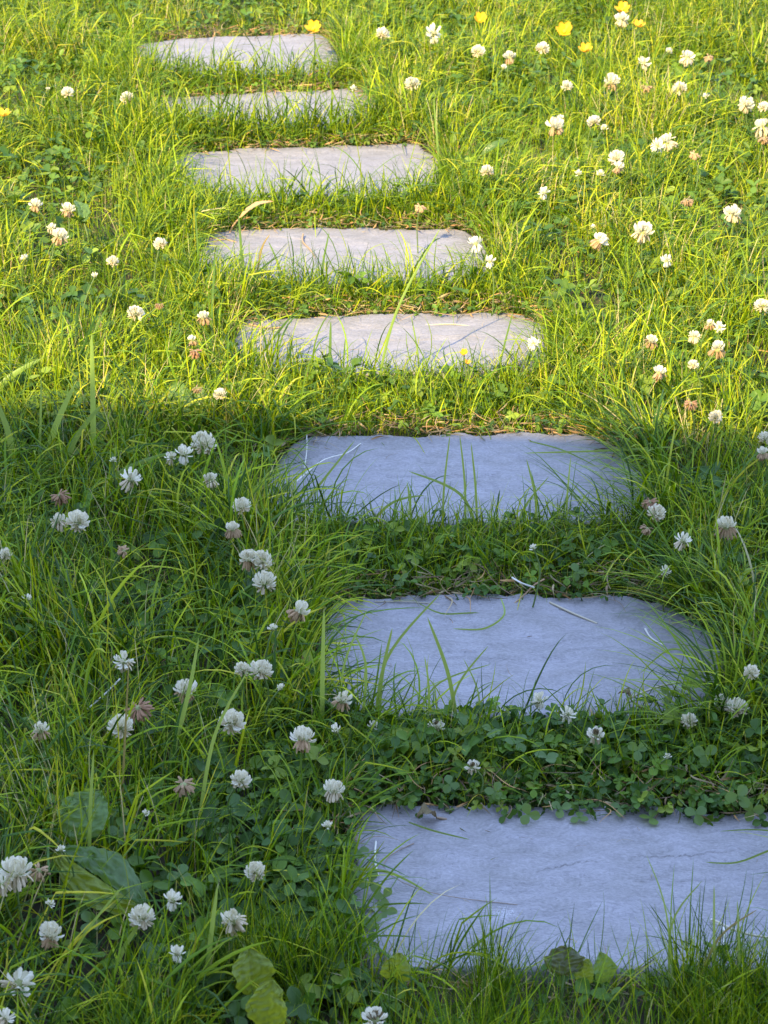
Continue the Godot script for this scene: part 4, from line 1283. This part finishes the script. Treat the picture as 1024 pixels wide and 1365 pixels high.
	lone_blade([Vector3(-0.0053, -0.0020, -1.7489), Vector3(-0.0030, 0.0651, -1.7519), Vector3(0.0081, 0.1243, -1.7589)], 0.0042, green, "broad upright blade before the second slab's left part")
	lone_blade([Vector3(-0.0090, -0.0020, -1.7489), Vector3(0.0022, 0.0838, -1.7640), Vector3(0.0566, 0.1409, -1.7989)], 0.0032, green, "long blade arching right before the second slab")
	lone_blade([Vector3(0.0753, -0.0020, -1.7489), Vector3(0.0638, 0.0739, -1.7519), Vector3(0.0425, 0.1364, -1.7589)], 0.0042, green, "broad dark blade leaning left before the second slab")
	lone_blade([Vector3(0.0602, -0.0020, -1.7489), Vector3(0.0730, 0.0587, -1.7549), Vector3(0.1033, 0.0974, -1.7689)], 0.0026, green, "slender blade leaning right before the second slab")
	lone_blade([Vector3(0.0947, -0.0020, -1.7449), Vector3(0.0935, 0.0564, -1.7449), Vector3(0.0779, 0.0976, -1.7449)], 0.0018, green, "thin bowed blade before the second slab's middle")
	lone_blade([Vector3(0.0437, -0.0020, -1.7489), Vector3(0.0446, 0.0583, -1.7489), Vector3(0.0398, 0.0977, -1.7489)], 0.0024, light_green, "pale upright blade in the tuft before the second slab")
	lone_blade([Vector3(-0.0241, -0.0020, -1.7489), Vector3(-0.0178, 0.0808, -1.7549), Vector3(-0.0311, 0.1156, -1.7689)], 0.003, light_green, "pale bent blade before the second slab's left end")
	lone_blade([Vector3(0.0249, -0.0020, -1.7489), Vector3(0.0508, 0.0568, -1.7580), Vector3(0.1074, 0.0699, -1.7789)], 0.002, green, "low thin blade leaning right over the second slab")
	lone_blade([Vector3(-0.0620, -0.0020, -1.7292), Vector3(-0.0600, 0.0885, -1.7292), Vector3(-0.0575, 0.1635, -1.7292)], 0.0048, light_green, "thick cut stalk-like blade at the second slab's left edge")
	lone_blade([Vector3(-0.0452, -0.0020, -1.7489), Vector3(-0.0401, 0.0788, -1.7580), Vector3(-0.0163, 0.1338, -1.7789)], 0.0024, light_green, "slim blade near the thick one at the second slab's left edge")
	lone_blade([Vector3(-0.1304, -0.0020, -2.1561), Vector3(-0.0849, 0.0554, -2.1682), Vector3(-0.0341, 0.1129, -2.1961)], 0.0032, green, "long blade slanting over the third slab's left part")
	lone_blade([Vector3(-0.1093, -0.0020, -2.1561), Vector3(-0.1066, 0.0420, -2.1561), Vector3(-0.1015, 0.0814, -2.1561)], 0.0034, light_green, "pale upright blade at the third slab's front left")
	lone_blade([Vector3(0.1128, -0.0020, -2.1561), Vector3(0.0899, 0.0586, -2.1622), Vector3(0.0288, 0.0828, -2.1761)], 0.0036, green, "arched blade reaching left over the third slab")
	lone_blade([Vector3(-0.0344, -0.0020, -2.1561), Vector3(0.0070, 0.0467, -2.1622), Vector3(0.0475, 0.0512, -2.1761)], 0.0034, green, "blade arching right low over the third slab")
	lone_blade([Vector3(0.0687, -0.0020, -2.1561), Vector3(0.0696, 0.0700, -2.1592), Vector3(0.0758, 0.1344, -2.1661)], 0.0026, green, "tall vertical blade crossing the third slab, left of three")
	lone_blade([Vector3(0.0952, -0.0020, -2.1561), Vector3(0.0940, 0.0700, -2.1592), Vector3(0.0870, 0.1344, -2.1661)], 0.0028, green, "tall vertical blade crossing the third slab, middle of three")
	lone_blade([Vector3(0.1101, -0.0020, -2.1561), Vector3(0.1062, 0.0700, -2.1592), Vector3(0.1001, 0.1248, -2.1661)], 0.0028, green, "tall vertical blade crossing the third slab, right of three")
	lone_blade([Vector3(0.0326, -0.0020, -2.1561), Vector3(0.0306, 0.0420, -2.1561), Vector3(0.0269, 0.0785, -2.1561)], 0.0024, green, "short upright blade before the third slab's middle")
	lone_blade([Vector3(0.1789, -0.0020, -2.1561), Vector3(0.1763, 0.0552, -2.1592), Vector3(0.1647, 0.1035, -2.1661)], 0.003, green, "curved upright blade before the third slab's right half")
	lone_blade([Vector3(0.2141, -0.0020, -2.1561), Vector3(0.2127, 0.0568, -2.1561), Vector3(0.2147, 0.1115, -2.1561)], 0.0024, light_green, "pale upright blade before the third slab's right half")
	lone_blade([Vector3(0.1480, -0.0020, -2.1561), Vector3(0.1644, 0.0453, -2.1592), Vector3(0.1915, 0.0811, -2.1661)], 0.0024, green, "thin blade leaning right before the third slab's right half")
	lone_blade([Vector3(-0.2117, -0.0020, -2.9162), Vector3(-0.2108, 0.0621, -2.9162), Vector3(-0.2132, 0.1253, -2.9162)], 0.0044, green, "thick dark stalk rising across the fifth slab's left part")
	lone_blade([Vector3(-0.1938, -0.0020, -2.9162), Vector3(-0.1818, 0.0680, -2.9162), Vector3(-0.1678, 0.0950, -2.9162)], 0.0034, tawny, "bent brownish blade on the fifth slab")
	lone_blade([Vector3(-0.1456, -0.0020, -2.9162), Vector3(-0.1570, 0.0467, -2.9192), Vector3(-0.1709, 0.0795, -2.9262)], 0.0034, green, "blade leaning left across the fifth slab")
	lone_blade([Vector3(-0.2421, -0.0020, -2.7016), Vector3(-0.2384, 0.0682, -2.7016), Vector3(-0.2311, 0.1502, -2.7016)], 0.0034, green, "tall dark stalk left of the fourth and fifth slabs")
	lone_blade([Vector3(-0.2756, -0.0020, -2.9162), Vector3(-0.2750, 0.0680, -2.9162), Vector3(-0.2766, 0.1346, -2.9162)], 0.003, green, "tall blade at the fifth slab's left end")
	lone_blade([Vector3(-0.0941, -0.0020, -2.9162), Vector3(-0.0901, 0.0490, -2.9192), Vector3(-0.0808, 0.0947, -2.9262)], 0.0034, green, "dark blade across the fifth slab's middle")
	lone_blade([Vector3(-0.0745, -0.0020, -2.5988), Vector3(-0.0729, 0.0456, -2.5988), Vector3(-0.0713, 0.0917, -2.5988)], 0.0044, green, "thick dark blade across the fourth slab")
	lone_blade([Vector3(-0.0121, -0.0020, -2.5533), Vector3(0.0159, 0.1165, -2.5684), Vector3(0.0748, 0.2240, -2.6033)], 0.0036, light_green, "long sunlit blade arching across fourth and fifth slabs")
	lone_blade([Vector3(0.1506, -0.0020, -2.5891), Vector3(0.1596, 0.0486, -2.5922), Vector3(0.1725, 0.1057, -2.5991)], 0.003, green, "blade across the fourth slab's right end")
	lone_blade([Vector3(0.0490, -0.0020, -2.5988), Vector3(0.0456, 0.0443, -2.6018), Vector3(0.0363, 0.0962, -2.6088)], 0.0024, light_green, "thin sunlit blade across the fourth slab's middle")
	lone_blade([Vector3(-0.3162, -0.0020, -3.2668), Vector3(-0.3132, 0.0426, -3.2668), Vector3(-0.3095, 0.0998, -3.2668)], 0.0032, green, "tall blade at the sixth slab's left end")
	lone_blade([Vector3(-0.2387, -0.0020, -3.2668), Vector3(-0.2414, 0.0297, -3.2668), Vector3(-0.2440, 0.0618, -3.2668)], 0.0046, light_green, "broad sunlit blade tip before the sixth slab")
	lone_blade([Vector3(-0.1320, -0.0020, -3.2774), Vector3(-0.1500, 0.0313, -3.2804), Vector3(-0.1717, 0.0636, -3.2874)], 0.004, green, "broad blade leaning left over the sixth slab")
	lone_blade([Vector3(-0.0888, -0.0020, -3.2774), Vector3(-0.1081, 0.0377, -3.2804), Vector3(-0.1369, 0.0840, -3.2874)], 0.0036, light_green, "sunlit blade leaning left across the sixth slab")
	lone_blade([Vector3(0.0955, -0.0020, -3.3498), Vector3(0.0895, 0.0784, -3.3498), Vector3(0.0811, 0.1677, -3.3498)], 0.004, light_green, "tall sunlit blade right of the sixth slab")
	lone_blade([Vector3(0.2437, -0.0020, -1.3515), Vector3(0.2311, 0.0959, -1.3606), Vector3(0.2150, 0.1373, -1.3815)], 0.0016, light_green, "long thin blade leaning left before the nearest slab's right half")
	lone_blade([Vector3(0.2406, -0.0020, -1.3515), Vector3(0.2359, 0.0828, -1.3576), Vector3(0.2605, 0.1189, -1.3715)], 0.0022, green, "dark blade bowing right before the nearest slab's right half")
	lone_blade([Vector3(0.2770, -0.0020, -1.3515), Vector3(0.2707, 0.0761, -1.3515), Vector3(0.2667, 0.1301, -1.3515)], 0.0024, green, "straight dark blade before the nearest slab's right end")
	lone_blade([Vector3(0.2971, -0.0020, -1.3515), Vector3(0.2917, 0.0682, -1.3515), Vector3(0.2867, 0.1149, -1.3515)], 0.0022, green, "straight blade near the nearest slab's right frame edge")
	lone_blade([Vector3(0.2563, -0.0020, -1.3515), Vector3(0.2735, 0.0696, -1.3545), Vector3(0.3062, 0.0975, -1.3615)], 0.0026, tawny, "brownish blade bowing right before the nearest slab")
	lone_blade([Vector3(-0.4206, -0.0020, -2.3130), Vector3(-0.4055, 0.0643, -2.3191), Vector3(-0.3775, 0.1217, -2.3330)], 0.0085, light_green, "broad pale grass leaf at the left just inside the shade")
	lone_blade([Vector3(-0.3993, -0.0020, -2.2930), Vector3(-0.3793, 0.0589, -2.2990), Vector3(-0.3442, 0.1029, -2.3130)], 0.0075, green, "broad grass leaf leaning right beside a paler one at left")
	lone_blade([Vector3(-0.4547, -0.0020, -2.2930), Vector3(-0.4572, 0.0691, -2.2990), Vector3(-0.4767, 0.1230, -2.3130)], 0.008, green, "broad grass leaf at the left frame edge in shade")
	lone_blade([Vector3(-0.3601, -0.0020, -2.3130), Vector3(-0.3552, 0.1000, -2.3191), Vector3(-0.3529, 0.1884, -2.3330)], 0.007, light_green, "tall broad grass leaf crossing the shadow line at left")
	lone_blade([Vector3(-0.5236, -0.0020, -2.4840), Vector3(-0.4962, 0.0499, -2.4931), Vector3(-0.4484, 0.0748, -2.5140)], 0.008, light_green, "broad sunlit grass leaf entering from the left edge")
	lone_blade([Vector3(-0.4299, -0.0020, -2.3130), Vector3(-0.4206, 0.0724, -2.3130), Vector3(-0.4142, 0.1429, -2.3130)], 0.003, green, "dark thin stalk among broad leaves at the left shadow line")
	lone_blade([Vector3(-0.3683, -0.0020, -2.1966), Vector3(-0.3122, 0.0641, -2.2087), Vector3(-0.2429, 0.0799, -2.2366)], 0.006, green, "broad blade lying toward the white heads in the left shade")
	lone_blade([Vector3(-0.2665, -0.0020, -1.5052), Vector3(-0.2596, 0.0834, -1.5052), Vector3(-0.2516, 0.1555, -1.5052)], 0.0034, green, "dark tall stalk in the left shade left of the rust-red head")
	lone_blade([Vector3(-0.2480, -0.0020, -1.5941), Vector3(-0.2383, 0.0937, -1.5941), Vector3(-0.2285, 0.1913, -1.5941)], 0.0022, tawny, "thin dark stalk rising past the rust-red clover head")
	lone_blade([Vector3(-0.1752, -0.0020, -1.5826), Vector3(-0.1556, 0.1079, -1.5917), Vector3(-0.1241, 0.1675, -1.6126)], 0.0036, light_green, "pale bent blade in the middle of the left shade")
	lone_blade([Vector3(-0.2134, -0.0020, -1.6782), Vector3(-0.1883, 0.0899, -1.6873), Vector3(-0.1768, 0.1444, -1.7082)], 0.0046, light_green, "broad silvery blade leaning in the left shade")
	lone_blade([Vector3(-0.2839, -0.0020, -1.3515), Vector3(-0.2490, 0.0685, -1.3606), Vector3(-0.2150, 0.1064, -1.3815)], 0.0028, light_green, "long thin blade crossing below the big folded leaf")
	lone_blade([Vector3(-0.2353, -0.0020, -1.3654), Vector3(-0.2174, 0.0475, -1.3715), Vector3(-0.1918, 0.0837, -1.3854)], 0.0042, light_green, "pale stiff blade beside the white head at lower left")
	lone_blade([Vector3(-0.1517, -0.0020, -1.3469), Vector3(-0.1432, 0.0670, -1.3530), Vector3(-0.1361, 0.1180, -1.3669)], 0.0046, light_green, "bright blade right of the brown-skirted head at lower left")
